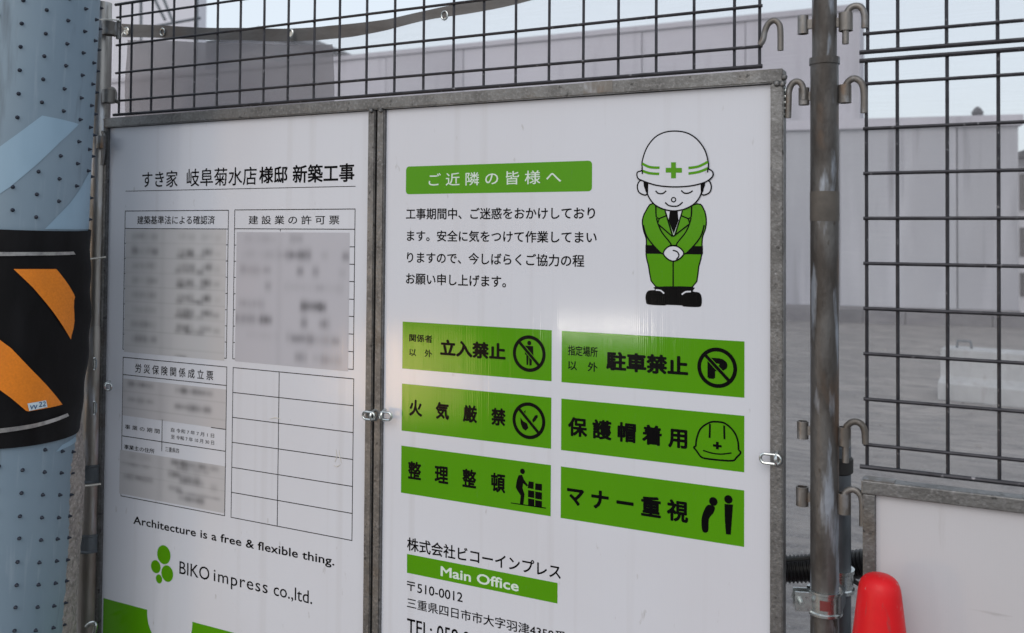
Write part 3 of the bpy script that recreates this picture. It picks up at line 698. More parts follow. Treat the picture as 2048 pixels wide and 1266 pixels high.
def curve2(pts, k=6, closed=False):
    P = [Vector((p[0], p[1], 0)) for p in pts]
    if not closed: return [(q.x, q.y) for q in smoothcurve(P, k)]
    n = len(P); out = []
    for i in range(n):
        a, b, c, d = P[i-1], P[i], P[(i+1) % n], P[(i+2) % n]
        for j in range(k):
            t = j/k; q = .5*((2*b)+(c-a)*t+(2*a-5*b+4*c-d)*t*t+(3*b-a-3*c+d)*t**3); out.append((q.x, q.y))
    return out
def textmesh(s, bold=0, spacing=1.0):
    cu = bpy.data.curves.new('lettering', 'FONT'); cu.body = s; cu.size = 1; cu.offset = min(bold, 0); cu.space_character = spacing
    cu.resolution_u = 3; cu.fill_mode = 'FRONT'
    o = bpy.data.objects.new('tmp', cu); C.objects.link(o); dg = bpy.context.evaluated_depsgraph_get(); dg.update()
    me = bpy.data.meshes.new_from_object(o.evaluated_get(dg)); bpy.data.objects.remove(o); bpy.data.curves.remove(cu)
    if bold > 0:      # heavier strokes: the same outline restruck a little to each side
        n = 4 if bold < .015 else 8; V = [v.co.copy() for v in me.vertices]; F = [tuple(p.vertices) for p in me.polygons]; vv = []; ff = []
        for q in range(n):
            a = 2*math.pi*(q+.5)/n; k = len(vv)
            vv += [(v.x+bold*math.cos(a), v.y+bold*math.sin(a), .00001*q) for v in V]; ff += [tuple(i+k for i in f) for f in F]
        me = bpy.data.meshes.new('lettering'); me.from_pydata(vv, [], ff); me.update()
    return me
CAPH = None
def text(s, xl, yt, yb, xr, m, panel, bold=0, k=2, latin=False, spacing=1.0, label=None):
    """lettering fitted between picture columns xl..xr; yt..yb are the top and bottom of its first character"""
    global CAPH
    me = textmesh(s, bold, spacing); V = me.vertices
    x0 = min(v.co.x for v in V); x1 = max(v.co.x for v in V); y0 = min(v.co.y for v in V); y1 = max(v.co.y for v in V)
    if latin:
        if CAPH is None:
            t = textmesh('H'); CAPH = max(v.co.y for v in t.vertices); bpy.data.meshes.remove(t)
        y0, y1 = -bold, CAPH+bold
    a = B(xl, yb); t = B(xl, yt); X1 = B(xr, yb)[0]; Z0, Z1 = a[1], t[1]
    for v in V:
        v.co = Vector((a[0]+(v.co.x-x0)/(x1-x0)*(X1-a[0]), lay(k)-v.co.z, Z0+(v.co.y-y0)/(y1-y0)*(Z1-Z0)))
    bm = bmesh.new(); bm.from_mesh(me)
    bmesh.ops.recalc_face_normals(bm, faces=bm.faces)
    for f in bm.faces:
        if f.normal.y > 0: f.normal_flip()
    bm.to_mesh(me); bm.free(); me.materials.clear()
    return part('lettering', me, m, panel, False, label)

BK, GR, WH = M['black'], M['green'], M['whiteink']
# ------------------------------------------------------------------ left sheet
text('すき家', 284.3, 343, 375.5, 355.2, BK, panL, .010)
text('岐阜菊水店', 373.3, 337.8, 373.2, 513.2, BK, panL, .010)
text('様邸', 518.3, 333.6, 367.2, 575, BK, panL, .022)
text('新築工事', 585.2, 330.2, 366.5, 708.7, BK, panL, .022)
LW = .0019
def line(a, b, w_=LW): return strokeloops([a, b], w_)[0]
ZU = B(480, 377.5)[1]
XL, XR = B(251, 400)[0], B(711, 400)[0]
quads([line((XL, ZU), (XR, ZU), .0016)], BK, panL, 'rule_line', 2)
def table(x0, x1, z0, z1, rows, cols, name='table_lines', w_=LW):
    """x/z in board metres; rows = list of (z, xa, xb); cols = list of (x, za, zb). Lines butt, never overlap"""
    L_ = [[(x0-w_/2, z0-w_/2), (x1+w_/2, z0-w_/2), (x1+w_/2, z0+w_/2), (x0-w_/2, z0+w_/2)], [(x0-w_/2, z1-w_/2), (x1+w_/2, z1-w_/2), (x1+w_/2, z1+w_/2), (x0-w_/2, z1+w_/2)]]
    for x in (x0, x1): L_.append([(x-w_/2, z1+w_/2), (x+w_/2, z1+w_/2), (x+w_/2, z0-w_/2), (x-w_/2, z0-w_/2)])
    for z, xa, xb in rows: L_.append([(xa, z-w_/2), (xb, z-w_/2), (xb, z+w_/2), (xa, z+w_/2)])
    quads(L_, BK, panL, name, 2)
    if cols: quads([[(x-w_/2, za), (x+w_/2, za), (x+w_/2, zb), (x-w_/2, zb)] for x, za, zb in cols], BK, panL, 'column_line', 3)
# four tables
T1 = dict(x0=XL, x1=B(457, 430)[0], z0=B(457, 420.5)[1], z1=B(454.5, 716.8)[1])
T2 = dict(x0=B(469.6, 430)[0], x1=B(710.2, 430)[0], z0=B(710, 418)[1], z1=B(707.6, 739)[1])
T3 = dict(x0=B(246.5, 720)[0], x1=B(453.8, 735)[0], z0=B(453.8, 734)[1], z1=B(451.9, 1031.9)[1])
T4 = dict(x0=B(466.4, 740)[0], x1=B(707.6, 758)[0], z0=B(707.6, 757.8)[1], z1=B(704.4, 1081)[1])
s1 = B(457, 458)[1]; rz = [B(456, y)[1] for y in (489.7, 522, 554.4, 587, 619.8, 652, 684.4)]
tick = .006
table(T1['x0'], T1['x1'], T1['z0'], T1['z1'], [(s1, T1['x0'], T1['x1'])]+[r for z in rz for r in ((z, T1['x0'], T1['x0']+tick), (z, T1['x1']-tick, T1['x1']))], [])
s2 = B(710, 458.5)[1]; rz2 = [B(709, y)[1] for y in (493.7, 528.6, 563.4, 598.7, 633.2, 668.5, 703.7)]
table(T2['x0'], T2['x1'], T2['z0'], T2['z1'], [(s2, T2['x0'], T2['x1'])]+[r for z in rz2 for r in ((z, T2['x0'], T2['x0']+tick), (z, T2['x1']-.014, T2['x1']))], [(B(560.8, 460)[0], s2, s2-.006)])
s3 = B(246.5, 749)[1]; c3 = B(324.2, 870)[0]; r3a = B(453, 859)[1]; r3b = B(244.2, 871.6)[1]
table(T3['x0'], T3['x1'], T3['z0'], T3['z1'], [(s3, T3['x0'], T3['x1']), (r3a, T3['x1']-.05, T3['x1']), (r3b, T3['x0'], T3['x1'])], [(c3, r3a+.004, r3b-.024)])
c4 = B(558.4, 760)[0]; dz = (T4['z0']-T4['z1'])/6
table(T4['x0'], T4['x1'], T4['z0'], T4['z1'], [(T4['z0']-dz*i, T4['x0'], T4['x1']) for i in range(1, 6)], [(c4, T4['z1'], T4['z0'])])
text('建築基準法による確認済', 274.5, 431.8, 448.5, 429.7, BK, panL, .012)
text('建 設 業 の 許 可 票', 497.2, 431.3, 448.6, 678.6, BK, panL, .010)
text('労 災 保 険 関 係 成 立 票', 270.5, 726.5, 744.8, 426.6, BK, panL, .012)
text('事 業 の 期 間', 250, 848.5, 857.5, 319.5, BK, panL, .006)
text('自 令和 7 年 7 月 1 日', 342.2, 855.2, 863.6, 428.5, BK, panL, .008)
text('至 令和 7 年 10 月 30 日', 342.0, 868.8, 877.4, 428.5, BK, panL, .008)
text('事業主の住所', 248.5, 888.5, 897.8, 309, BK, panL, .012)
text('三重県四', 330.5, 893, 902.6, 358, BK, panL, .008)
text('Architecture is a free & flexible thing.', 266.9, 1031.6, 1047.2, 669.8, BK, panL, .016, latin=True, spacing=1.03)
text('BIKO', 358.8, 1121.8, 1147, 419, BK, panL, .003, latin=True)
text('impress', 427.5, 1137.5, 1161.8, 535.7, BK, panL, .003, latin=True, spacing=1.12)
text('co.,ltd.', 547.3, 1165.0, 1190.2, 624.6, BK, panL, .003, latin=True)
def ell(cx, cy, rx, ry, n=28):
    c = B(cx, cy); X = B(cx+rx, cy)[0]-c[0]; Zr = c[1]-B(cx, cy+ry)[1]
    return [(c[0]+X*math.cos(2*math.pi*i/n), c[1]+Zr*math.sin(2*math.pi*i/n)) for i in range(n)]
flat([ell(327.8, 1109.4, 13.5, 19), ell(311.7, 1133.3, 9.7, 13), ell(334.6, 1147.1, 11.9, 16.6), ell(318.2, 1157.8, 6.4, 9)], GR, panL, 'logo', 2)
gz = B(207, 1196)[1]; gx0, gx1 = B(207, 1200)[0], -.0165
wc = B(339, 1236); wr = B(385, 1236)[0]-wc[0]; zt0_ = ZB+.002
a1 = math.asin(max(-1, min(1, (gz-wc[1])/wr))); arc = [a1+(-math.pi/2-a1)*i/20 for i in range(21)]
flat([[(gx1, zt0_), (gx1, gz)]+[(wc[0]+wr*math.cos(a), wc[1]+wr*math.sin(a)) for a in arc]+[(wc[0], zt0_)],
      [(gx0, gz), (gx0, zt0_), (wc[0]-.0001, zt0_)]+[(wc[0]-wr*math.cos(a)-.0001, wc[1]+wr*math.sin(a)) for a in arc[::-1]]], GR, panL, 'green_base', 2)

# blurred, unreadable entries of the permit tables: soft grey marks
rs = random.Random(3)
def smudge(x0, x1, z0, z1, blobs, base, nx=70, nz=90, name='faded_entries'):
    ch = []
    for (bu, bt, bw_, bh, q) in blobs:        # a line of writing is a row of separate characters, each of its own weight
        if bw_ > .9 or bh > 1: ch.append((bu, bt, bw_, bh, q)); continue
        k = max(1, round(bw_/.055))
        for c in range(k): ch.append((bu-bw_/2+bw_*(c+.5)/k+rs.uniform(-.008, .008), bt+rs.uniform(-.004, .004), .018, bh*rs.uniform(1.1, 1.6), q*rs.uniform(.45, 1.35)))
    blobs = ch
    me = bpy.data.meshes.new('smudge'); v = []; f = []; col = []
    for i in range(nx+1):
        for j in range(nz+1):
            X = x0+(x1-x0)*i/nx; Z = z1+(z0-z1)*j/nz; d = 0
            u = i/nx; t = 1-j/nz
            for (bu, bt, bw_, bh, s) in blobs:
                du = max(0, abs(u-bu)-bw_/2)/.026; dt = (t-bt)/(bh*1.2 if bw_ < .9 and bh < 1 else bh)
                d += s*math.exp(-du*du-dt*dt)
            d = min(.62, d*.95+.05); v.append((X, lay(3), Z)); col.append(tuple(b*(1-d) for b in base)+(1,))
    for i in range(nx):
        for j in range(nz): k = i*(nz+1)+j; f.append((k, k+nz+1, k+nz+2, k+1))
    me.from_pydata(v, [], f); at = me.color_attributes.new('ink', 'FLOAT_COLOR', 'POINT')
    for i, c in enumerate(col): at.data[i].color = c
    me.update(); return part(name, me, M['smudge'], panL)
bl = []
for r in range(8):
    t = .06+r*.118
    bl += [(.20, t, .26, .022, .30 if r in (1, 7) else .20), (.5, t+.055, 1.0, .006, .10)]
    if r == 7: continue
    for q, s in ((.72, .10), (.72, .34)):
        pass
    bl += [(.62, t+.0, .16, .020, .34 if r else .12), (.82, t+.0, .10, .020, .34 if r else .10), (.66, t+.035, .28, .014, .26 if r else 0), (.92, t+.01, .05, .018, .2 if r else .1)]
bl.append((.385, .5, .004, 3, .07)); bl.append((.58, 1.0, .12, .010, .3))
bx = B(251, 500)[0]; 
smudge(bx+.001, T1['x1']-.0065, s1-.001, B(300, 708)[1], bl, (.50, .505, .53))
bl = [(.4, .5, .004, 3, .06)]
for (t, a, b_) in ((.05, [(.22, .3, .12)], [(.55, .12, .18)]), (.17, [(.25, .4, .10)], [(.56, .22, .38), (.80, .08, .22), (.97, .05, .3)]), (.29, [(.18, .3, .22)], [(.58, .05, .34), (.72, .06, .34), (.95, .05, .14)]),
                    (.41, [(.30, .06, .34)], [(.7, .5, .12)]), (.55, [(.15, .25, .24)], [(.70, .24, .44)]), (.67, [(.1, .3, .28), (.28, .1, .34)], [(.62, .08, .42), (.80, .10, .36)]), (.79, [(.25, .3, .05)], [(.7, .46, .30)]), (.93, [], [(.6, .12, .28), (.82, .24, .20)])):
    for u, ww, s in a+b_: bl.append((u, t, ww, .026, s))
smudge(T2['x0']+.0075, T2['x1']-.0145, s2-.008, B(590, 733)[1], bl, (.46, .465, .52))
bl = []
for (t, s) in ((.12, .30), (.55, .22)): bl += [(.18, t, .26, .05, s), (.70, t+.03, .34, .06, s+.12)]
bl += [(.5, .34, 1, .02, .10), (.5, .78, 1, .02, .12), (.385, .5, .004, 3, .07)]
smudge(T3['x0']+.001, T3['x1']-.001, s3-.010, r3a+.001, bl, (.50, .495, .52), 60, 50)
bl = [(.72, .09, .44, .045, .36), (.70, .20, .3, .04, .25), (.20, .1, .2, .05, .1), (.16, .30, .26, .035, .14), (.62, .36, .30, .05, .34), (.70, .46, .22, .05, .36), (.90, .50, .06, .05, .3), (.18, .58, .30, .045, .30), (.55, .66, .12, .05, .28), (.75, .72, .4, .03, .2), (.70, .84, .24, .05, .36), (.5, .28, 1, .015, .08), (.5, .53, 1, .015, .08), (.4, .5, .004, 3, .08)]
smudge(T3['x0']-.006, T3['x1']-.001, B(243, 899.5)[1], T3['z1']+.006, bl, (.48, .48, .505), 60, 60)

# glue residue on the empty table
m = MB()
res = [((672, 899), (674, 912), (670, 924)), ((678, 900), (679, 912), (683, 926)), ((668, 931), (674, 933), (681, 929)), ((539, 838), (550, 835), (562, 838))]
for r_ in res:
    m.tube([onY(x, y, PYF-.0006) for x, y in r_], [.0006, .0012, .0005], 6)
part('glue_residue', m.mesh(), mat('glue', (.62, .6, .56), .25), panL, True)

# ------------------------------------------------------------------ right sheet
def roundrect(x0, x1, z0, z1, r, n=6):
    out = []
    for cx, cz, a in ((x1-r, z0-r, 0), (x0+r, z0-r, 90), (x0+r, z1+r, 180), (x1-r, z1+r, 270)):
        for i in range(n+1): t = math.radians(a+90*i/n); out.append((cx+r*math.cos(t), cz+r*math.sin(t)))
    return out
flat([roundrect(B(812, 360)[0], B(1184.2, 350)[0], B(812, 333.2)[1], B(812, 388.6)[1], .008)], GR, panR, 'green_banner', 1)
text('ご 近 隣 の 皆 様 へ', 857.5, 346.8, 372.6, 1122.5, WH, panR, .008, 3)
text('工事期間中、ご迷惑をおかけしており', 812, 416.6, 439, 1190.2, BK, panR, .016)
text('ます。安全に気をつけて作業してまい', 814, 460.3, 482.6, 1193.6, BK, panR, .016)
text('りますので、今しばらくご協力の程', 814, 503.2, 525.8, 1168.6, BK, panR, .016)
text('お願い申し上げます。', 812, 545.4, 568.2, 1012.2, BK, panR, .016)
# six green bars
XA, XB_, XC, XD = .0771, .4392, .4612, .8288
BZ = [(1.1584, 1.0551), (1.0221, .9189), (.8861, .7832)]
for (x0, x1) in ((XA, XB_), (XC, XD)):
    for z0, z1 in BZ: quads([[(x0, z1), (x1, z1), (x1, z0), (x0, z0)]], GR, panR, 'green_bar', 1)
text('関係者', 818.5, 667.4, 682.8, 864.7, BK, panR, .022, 3); text('以　外', 818.5, 696.3, 711.6, 864.7, BK, panR, .018, 3)
text('立入禁止', 880.4, 678, 711, 1011.4, BK, panR, .045, 3)
text('火　気　厳　禁', 818.5, 797.5, 831.5, 1011.4, BK, panR, .040, 3, )
text('整　理　整　頓', 816, 921.2, 958, 1010.7, BK, panR, .034, 3)
text('指定場所', 1136, 690, 710.5, 1195.4, BK, panR, .018, 3); text('以　外', 1136, 720.6, 739.4, 1195.4, BK, panR, .018, 3)
text('駐車禁止', 1212.5, 702, 740, 1376.6, BK, panR, .045, 3)
text('保 護 帽 着 用', 1136, 832.5, 871.5, 1374.8, BK, panR, .038, 3)
text('マ ナ ー 重 視', 1134, 969, 1010, 1376.6, BK, panR, .038, 3)
text('株式会社ビコーインプレス', 814.2, 1073.6, 1100.8, 1122, BK, panR, .016)
quads([[B(814, 1145.5), (B(1115, 1200)[0], B(814, 1145.5)[1]), (B(1115, 1200)[0], B(814, 1107.6)[1]), B(814, 1107.6)]], GR, panR, 'green_bar', 1)
text('Main Office', 881.4, 1131.8, 1151.6, 1037.7, WH, panR, .022, 3, latin=True)
text('〒510-0012', 814, 1161.6, 1180.8, 925.5, BK, panR, .012)
text('三重県四日市市大字羽津4359番', 814, 1194, 1215, 1133, BK, panR, .013)
text('TEL; 059-2', 814, 1236, 1264.6, 941, BK, panR, .012, latin=True)

# prohibition rings, arrow person, flame, P
def ringloops(c, r, w_, n=48): return ribbon([(c[0]+(r-w_/2)*math.cos(2*math.pi*i/n), c[1]+(r-w_/2)*math.sin(2*math.pi*i/n)) for i in range(n)], w_, True)
def slash(c, r, w_, a=math.radians(135)):
    p = (c[0]+(r-w_*.6)*math.cos(a), c[1]+(r-w_*.6)*math.sin(a)); q = (2*c[0]-p[0], 2*c[1]-p[1]); return strokeloops([p, q], w_)
class D:
    """drawing frame: picture crop with origin (ox, oy) and scale s"""
    def __init__(s, ox, oy, sc): s.o = (ox, oy, sc)
    def __call__(s, *pts): return [B(s.o[0]+x/s.o[2], s.o[1]+y/s.o[2]) for x, y in pts]
d1 = D(790, 620, 2.877); d2 = D(1100, 640, 2.693)
def circ(c, r, n=20, e=1.0): return [(c[0]+r*math.cos(2*math.pi*i/n), c[1]+r*e*math.sin(2*math.pi*i/n)) for i in range(n)]
c1 = d1((772, 251))[0]; c2 = d1((770, 637))[0]; c5 = d2((900, 257))[0]; RR = .0375
for c in (c1, c2, c5):
    quads(ringloops(c, RR, .0072), BK, panR, 'prohibition_ring', 3)
    quads(slash(c, RR, .0062), BK, panR, 'prohibition_slash', 5)
    # thin green margins either side of the slash
    quads([s_ for s_ in slash(c, RR-.006, .0088)], GR, panR, 'slash_margin', 4)
flat([circ(d1((773, 190))[0], .0046), d1((750, 205), (795, 208), (797, 262), (789, 262), (787, 318), (774, 320), (772, 268), (769, 268), (767, 316), (757, 316), (756, 258), (748, 256))], BK, panR, 'person_pictogram', 3)
flat([d1((735, 592), (752, 575), (750, 600), (758, 628), (742, 622)), d1((722, 618), (738, 640), (760, 652), (768, 678), (752, 694), (735, 682), (724, 655)), d1((790, 632), (806, 606), (820, 604), (822, 616), (806, 640), (795, 648))], BK, panR, 'flame_pictogram', 3)
text('P', 1415, 714.5, 757, 1455, BK, panR, .06, 3, latin=True)
# worker stacking boxes
flat([circ(d1((734, 928))[0], .0055), d1((712, 950), (732, 948), (742, 975), (766, 1008), (760, 1016), (738, 996), (734, 1025), (746, 1060), (740, 1112), (738, 1120), (718, 1118), (724, 1068), (706, 1040), (695, 1020), (702, 975))] +
     [d1(*q) for q in (((770, 985), (798, 989), (798, 1030), (764, 1024)), ((808, 997), (846, 1001), (846, 1040), (806, 1034)), ((766, 1036), (802, 1042), (802, 1082), (766, 1076)), ((807, 1044), (846, 1050), (846, 1092), (807, 1085)), ((766, 1083), (802, 1090), (802, 1130), (766, 1124)), ((807, 1093), (846, 1100), (846, 1138), (807, 1132)), ((668, 1107), (870, 1137), (868, 1143), (666, 1112)))], BK, panR, 'stacking_pictogram', 3)
# hard hat outline
hp = curve2(d2((786, 680), (790, 640), (812, 585), (860, 552), (900, 548), (945, 558), (990, 600), (1012, 650), (1016, 700)), 5)
bp2 = curve2(d2((786, 680), (775, 686), (790, 705), (812, 735), (840, 746), (920, 755), (985, 757), (1005, 740), (1027, 715), (1016, 700)), 5)
quads(ribbon(hp, .0033)+ribbon(bp2, .0033), BK, panR, 'hard_hat_pictogram', 3)
quads(ribbon(d2((862, 560), (860, 635)), .0036)+ribbon(d2((938, 568), (940, 642)), .0036)+ribbon(curve2(d2((825, 702), (870, 716), (920, 722), (978, 716)), 5), .0026), BK, panR, 'hard_hat_ribs', 3)
quads([d2((878, 668), (925, 674), (925, 687), (878, 681))], BK, panR, 'hard_hat_cross', 3); quads([d2((894, 655), (909, 657), (909, 697), (894, 695))], BK, panR, 'hard_hat_cross', 4)
# bowing person and upright person
flat([circ(d2((880, 977))[0], .0080), curve2(d2((852, 995), (888, 1006), (880, 1040), (856, 1072), (852, 1138), (822, 1138), (816, 1075), (830, 1025)), 3, True), circ(d2((961, 966))[0], .0078), d2((940, 990), (986, 994), (980, 1080), (974, 1156), (948, 1154), (942, 1080))], BK, panR, 'bowing_pictogram', 3)

# ------------------------------------------------------------------ bowing worker illustration
d = D(1200, 230, 3.087); OW = .0026
def mirror(pts, cx=456): return [(2*cx-x, y) for x, y in pts]
WF = M['panel']
body = [(330, 545), (285, 590), (262, 650), (270, 715), (285, 760), (287, 800), (285, 862), (300, 930), (345, 1060), (570, 1062), (610, 935), (628, 862), (630, 800), (634, 750), (652, 700), (656, 640), (640, 580), (600, 548), (456, 590)]
bo = curve2(d(*body), 3, True)
flat([bo], GR, panR, 'worker_suit', 1); quads(ribbon(bo, OW, True), BK, panR, 'worker_outline', 2)
flat([curve2(d((345, 1060), (570, 1060), (572, 1088), (612, 1096), (628, 1125), (626, 1175), (600, 1186), (515, 1182), (505, 1176), (410, 1172), (400, 1176), (300, 1170), (284, 1150), (283, 1110), (300, 1084), (342, 1080)), 3, True)], BK, panR, 'worker_boots', 3)
quads(ribbon(curve2(d((345, 1080), (375, 1084), (396, 1102)), 5), .0028)+ribbon(curve2(d((505, 1108), (530, 1092), (562, 1090)), 5), .0028), WF, panR, 'boot_highlights', 4)
quads([d((281, 803), (636, 810), (636, 861), (281, 856))], BK, panR, 'worker_belt', 3)
quads(ribbon(d((452, 880), (452, 1060)), .0026), BK, panR, 'trouser_seam', 3)
# arms
armL = [(300, 600), (345, 560), (350, 640), (380, 720), (440, 800), (425, 840), (390, 855), (340, 815), (290, 750), (275, 680)]
al = curve2(d(*armL), 3, True); ar = curve2(d(*mirror(armL)), 3, True)
flat([al, ar], GR, panR, 'worker_sleeves', 4)
for q in ([(345, 565), (350, 640), (380, 720), (440, 800), (425, 835), (390, 858), (340, 815), (290, 750), (268, 680)],):
    quads(ribbon(curve2(d(*q), 5), OW)+ribbon(curve2(d(*mirror(q)), 5), OW), BK, panR, 'sleeve_outline', 5)
# hands
hd = curve2(d((392, 852), (425, 812), (480, 812), (518, 850), (495, 885), (455, 902), (418, 888)), 4, True)
flat([hd], WF, panR, 'worker_hands', 6); quads(ribbon(hd, OW, True)+ribbon(curve2(d((450, 835), (478, 845), (488, 870), (472, 892)), 5), OW)+ribbon(d((430, 806), (478, 806)), OW), BK, panR, 'hand_outline', 7)
# collar and tie
flat([d((405, 585), (508, 585), (456, 745))], WF, panR, 'worker_shirt', 5)
flat([d((432, 590), (480, 590), (486, 650), (456, 735), (424, 650))], BK, panR, 'worker_tie', 6)
lap = [(400, 588), (350, 600), (352, 635), (370, 640), (360, 672), (448, 745)]
flat([d((400, 588), (345, 590), (345, 635), (372, 640), (358, 672), (448, 745)), d(*mirror([(400, 588), (345, 590), (345, 635), (372, 640), (358, 672), (448, 745)]))], GR, panR, 'worker_lapels', 6)
quads(ribbon(d((345, 562), (348, 628), (366, 642), (358, 672), (448, 750)), OW)+ribbon(d(*mirror([(345, 562), (348, 628), (366, 642), (358, 672), (460, 750)])), OW)+ribbon(d((366, 640), (410, 622)), OW)+ribbon(d(*mirror([(366, 640), (410, 622)])), OW)+ribbon(d((402, 590), (448, 745)), OW)+ribbon(d((510, 590), (464, 745)), OW), BK, panR, 'lapel_outline', 7)
# head
for q in ([(290, 415), (250, 405), (232, 440), (245, 480), (290, 490)], mirror([(290, 415), (250, 405), (232, 440), (245, 480), (290, 490)], 460)):
    e_ = curve2(d(*q), 4, True); flat([e_], WF, panR, 'worker_ear', 7); quads(ribbon(e_, OW, True), BK, panR, 'ear_outline', 8)
fc = curve2(d((285, 400), (292, 480), (330, 545), (390, 580), (460, 592), (530, 578), (592, 540), (628, 478), (636, 400), (460, 380)), 4, True)
flat([fc], WF, panR, 'worker_face', 9); quads(ribbon(fc, OW, True), BK, panR, 'face_outline', 10)
for q in (((272, 405), (300, 425), (298, 500), (282, 470)), ((650, 405), (622, 425), (624, 495), (640, 470))): flat([d(*q)], BK, panR, 'worker_hair', 11)
quads(ribbon(curve2(d((345, 468), (362, 484), (390, 484), (410, 468)), 5), OW)+ribbon(curve2(d((503, 466), (522, 482), (550, 482), (574, 468)), 5), OW)+ribbon(curve2(d((404, 540), (430, 560), (480, 562), (512, 538)), 5), OW)+ribbon(circ(d((456, 523))[0], .0042, 16), .0022, True), BK, panR, 'face_features', 12)
hat = curve2(d((262, 340), (262, 290), (290, 205), (340, 140), (400, 108), (468, 100), (540, 112), (600, 150), (648, 215), (670, 290), (672, 330), (696, 350), (696, 380), (650, 415), (560, 438), (455, 444), (350, 434), (270, 408), (236, 390), (232, 355)), 4, True)
flat([hat], WF, panR, 'hard_hat', 13); quads(ribbon(hat, OW, True), BK, panR, 'hard_hat_outline', 14)
quads(ribbon(curve2(d((262, 300), (310, 322), (370, 326)), 5), .0050)+ribbon(curve2(d((262, 345), (310, 360), (368, 364)), 5), .0050)+ribbon(curve2(d((548, 328), (610, 318), (668, 290)), 5), .0050)+ribbon(curve2(d((548, 362), (610, 352), (668, 330)), 5), .0050), GR, panR, 'helmet_stripes', 15)
quads([d((408, 326), (508, 327), (508, 357), (408, 356))], GR, panR, 'green_cross', 15); quads([d((441, 292), (471, 292), (471, 391), (441, 391))], GR, panR, 'green_cross', 16)
quads(ribbon(d((262, 325), (264, 365)), OW)+ribbon(d((670, 325), (666, 355)), OW), BK, panR, 'brim_ticks', 17)

# sticker print on the pole (mapped on its curve)
def poletext(s, x0, x1, yt, yb, bold, r):
    me = textmesh(s, bold); V = me.vertices; a0, z1 = cyl(x0, yt, r); a1, _ = cyl(x1, yt, r); _, z0 = cyl(x0, yb, r)
    a0 = (a0-phic+math.pi) % (2*math.pi)-math.pi; a1 = (a1-phic+math.pi) % (2*math.pi)-math.pi
    bx0 = min(v.co.x for v in V); bx1 = max(v.co.x for v in V); by0 = min(v.co.y for v in V); by1 = max(v.co.y for v in V)
    for v in V:
        a = a0+(v.co.x-bx0)/(bx1-bx0)*(a1-a0)+phic; v.co = Vector((r*math.cos(a), r*math.sin(a), z0+(v.co.y-by0)/(by1-by0)*(z1-z0)))
    me.materials.clear(); lp_('lettering', me, M['stickerink'], False)
poletext('VV', 60, 75, 811, 819.5, .03, RO+.0016); poletext('22', 78, 92, 804, 814, .01, RO+.0016)

# ================================================================== RIGHT WHITE BOARD
rb = empty('white_board', (1.034, 0, .1), 'plain scuffed white board in a steel frame behind the red cone', 'fence board')
def part2(name, a, b, mm, bev=.002):
    m = MB(); me = bevel(m.box(a, b).mesh(), bev); return part(name, me, mm, rb)
part2('top_rail', (1.032, -.017, .9095), (2.82, .016, .9330), M['frame'])
part2('stile', (1.034, -.015, .10), (1.0545, .014, .9090), M['frame'])
part2('stile', (2.80, -.015, .10), (2.82, .014, .9090), M['frame'])
part2('bottom_rail', (1.034, -.017, .075), (2.82, .016, .0995), M['frame'])
scuff = printmat('scuffed_white', (.51, .515, .55), grime=[((5, 5, 40), .66, .76, .5, (.25, .24, .24)), ((40, 40, 4), .66, .78, .35, (.35, .34, .34)), ((2, 2, 2), .4, .8, .3, (.42, .41, .41))])
m = MB(); m.box((1.0550, -.006, .10), (2.7995, .006, .9090)); part('sign_panel', m.mesh(), scuff, rb)
m = MB(); m.tube(smoothcurve(pxs(-.006, (1725, 1052), (1725, 1010), (1722, 992), (1712, 981), (1702, 979), (1692, 984), (1687, 996), (1687, 1015))), .0058, 10); part('hook', m.mesh(), M['steel'], rb, True)
# scrap of tape lying on the rail
m = MB(); m.box((1.036, -.018, .9334), (1.085, .012, .9350)); part('tape_scrap', m.mesh(), M['steel'], rb)

# ================================================================== HOSE, CABLE, CONE
ha = onY(1500, 1140, .13); hb = onY(1800, 1120, .13)
m = MB(); n = 150; P = []; Rr = []
for i in range(n+1):
    t = i/n; P.append(ha.lerp(hb, t)+Vector((0, .02*math.sin(3*t), -.01*math.sin(math.pi*t)+.0))); Rr.append(.0235 if i % 4 in (0, 1) else .0265)
m.tube(P, Rr, 20); o = obj('corrugated_hose', m.mesh(), M['hose'], None, True); tag(o, 'thick black corrugated hose slung behind the right pipe post', 'hose')
m = MB(); m.tube(smoothcurve(pxs(.10, (1560, 1122), (1600, 1118), (1640, 1116), (1680, 1135), (1705, 1160), (1730, 1172), (1790, 1182))), .0042, 8)
o = obj('black_cable', m.mesh(), M['rubber'], None, True); tag(o, 'thin black cable running along the corrugated hose', 'cable')

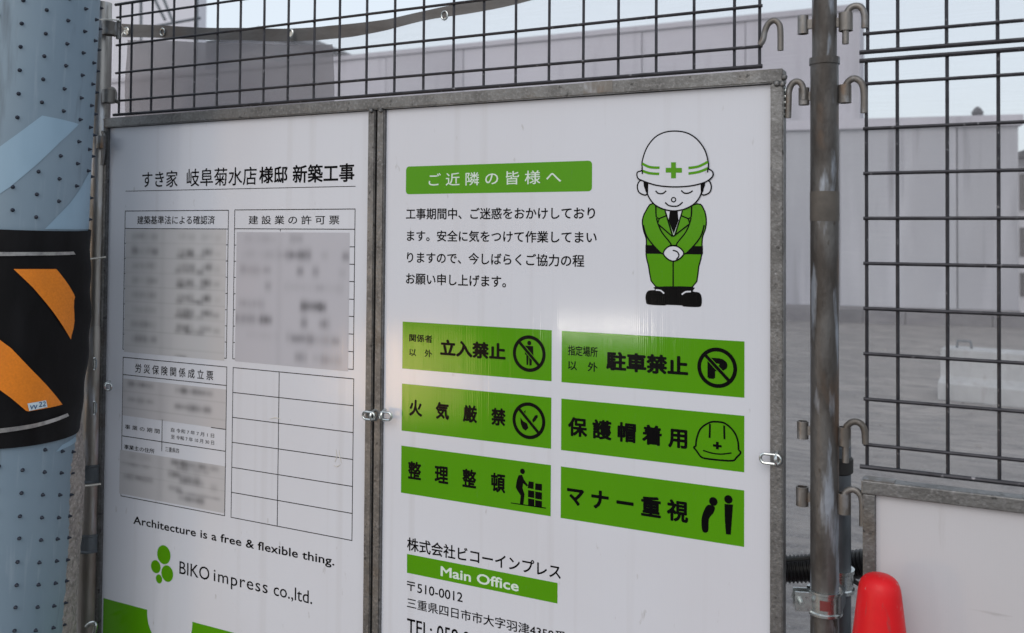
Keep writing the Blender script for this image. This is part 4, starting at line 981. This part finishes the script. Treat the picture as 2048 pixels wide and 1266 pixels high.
tz = .80; dcone = ray(1759, 1148); tcone = (tz-CAM.z)/dcone.z; ct = CAM+dcone*tcone
ce = empty('traffic_cone', (ct.x, ct.y, 0), 'bright red plastic traffic cone in front of the white board', 'traffic cone')
prof = [(0, .8), (.010, .7995), (.018, .7975), (.024, .794), (.0285, .789), (.0315, .782), (.0335, .772), (.0355, .755), (.0400, .715), (.055, .60), (.095, .30), (.130, .045), (.138, .035), (.160, .030), (.160, .022)]
m = MB(); m.lathe((ct.x, ct.y, 0), prof, 48); part('cone_body', m.mesh(), M['red'], ce, True)
m = MB(); m.box((ct.x-.19, ct.y-.19, .0), (ct.x+.19, ct.y+.19, .028)); part('base', bevel(m.mesh(), .012), M['rubber'], ce)

# two unseen lamps, placed from their glints and taken for car headlights; stands added
def lamp(px, py, dist, col, power, rad, label):
    pr = onY(px, py, PYF); dr = (pr-CAM); dr = Vector((dr.x, -dr.y, dr.z)).normalized(); c = pr+dr*dist
    wl = empty('unseen_lamp', (c.x, c.y, 0), label, 'lamp')
    aim = (pr-c).normalized()
    m = MB(); m.tube([c-aim*.10, c-aim*.012, c], [rad*.8, rad*1.1, rad*1.1], 24); part('housing', m.mesh(), M['darkpipe'], wl, True)
    gl = bpy.data.materials.new('lamp_glass'); gl.use_nodes = True; b_ = gl.node_tree.nodes['Principled BSDF']
    b_.inputs['Emission Color'].default_value = (*col, 1); b_.inputs['Emission Strength'].default_value = power
    m = MB(); m.tube([c+aim*.002, c+aim*.004], rad, 24); part('lens', m.mesh(), gl, wl)
    for k in range(3):
        a = 2*math.pi*k/3+.3; m = MB(); m.tube([(c.x-aim.x*.06, c.y-aim.y*.06, c.z-rad), (c.x-aim.x*.06+.3*math.cos(a), c.y-aim.y*.06+.3*math.sin(a), 0)], .012, 8); part('stand_leg', m.mesh(), M['darkpipe'], wl, True)
lamp(1205, 655, 5.2, (1, .93, .80), 230, .055, 'unseen lamp taken for a car headlight, the whiter of two facing the boards')
lamp(815, 745, 5.0, (1, .60, .27), 14, .35, 'unseen amber lamp taken for the second headlight, widened for its glow')  # wide lens spreads an added warm glow over sheets and frame
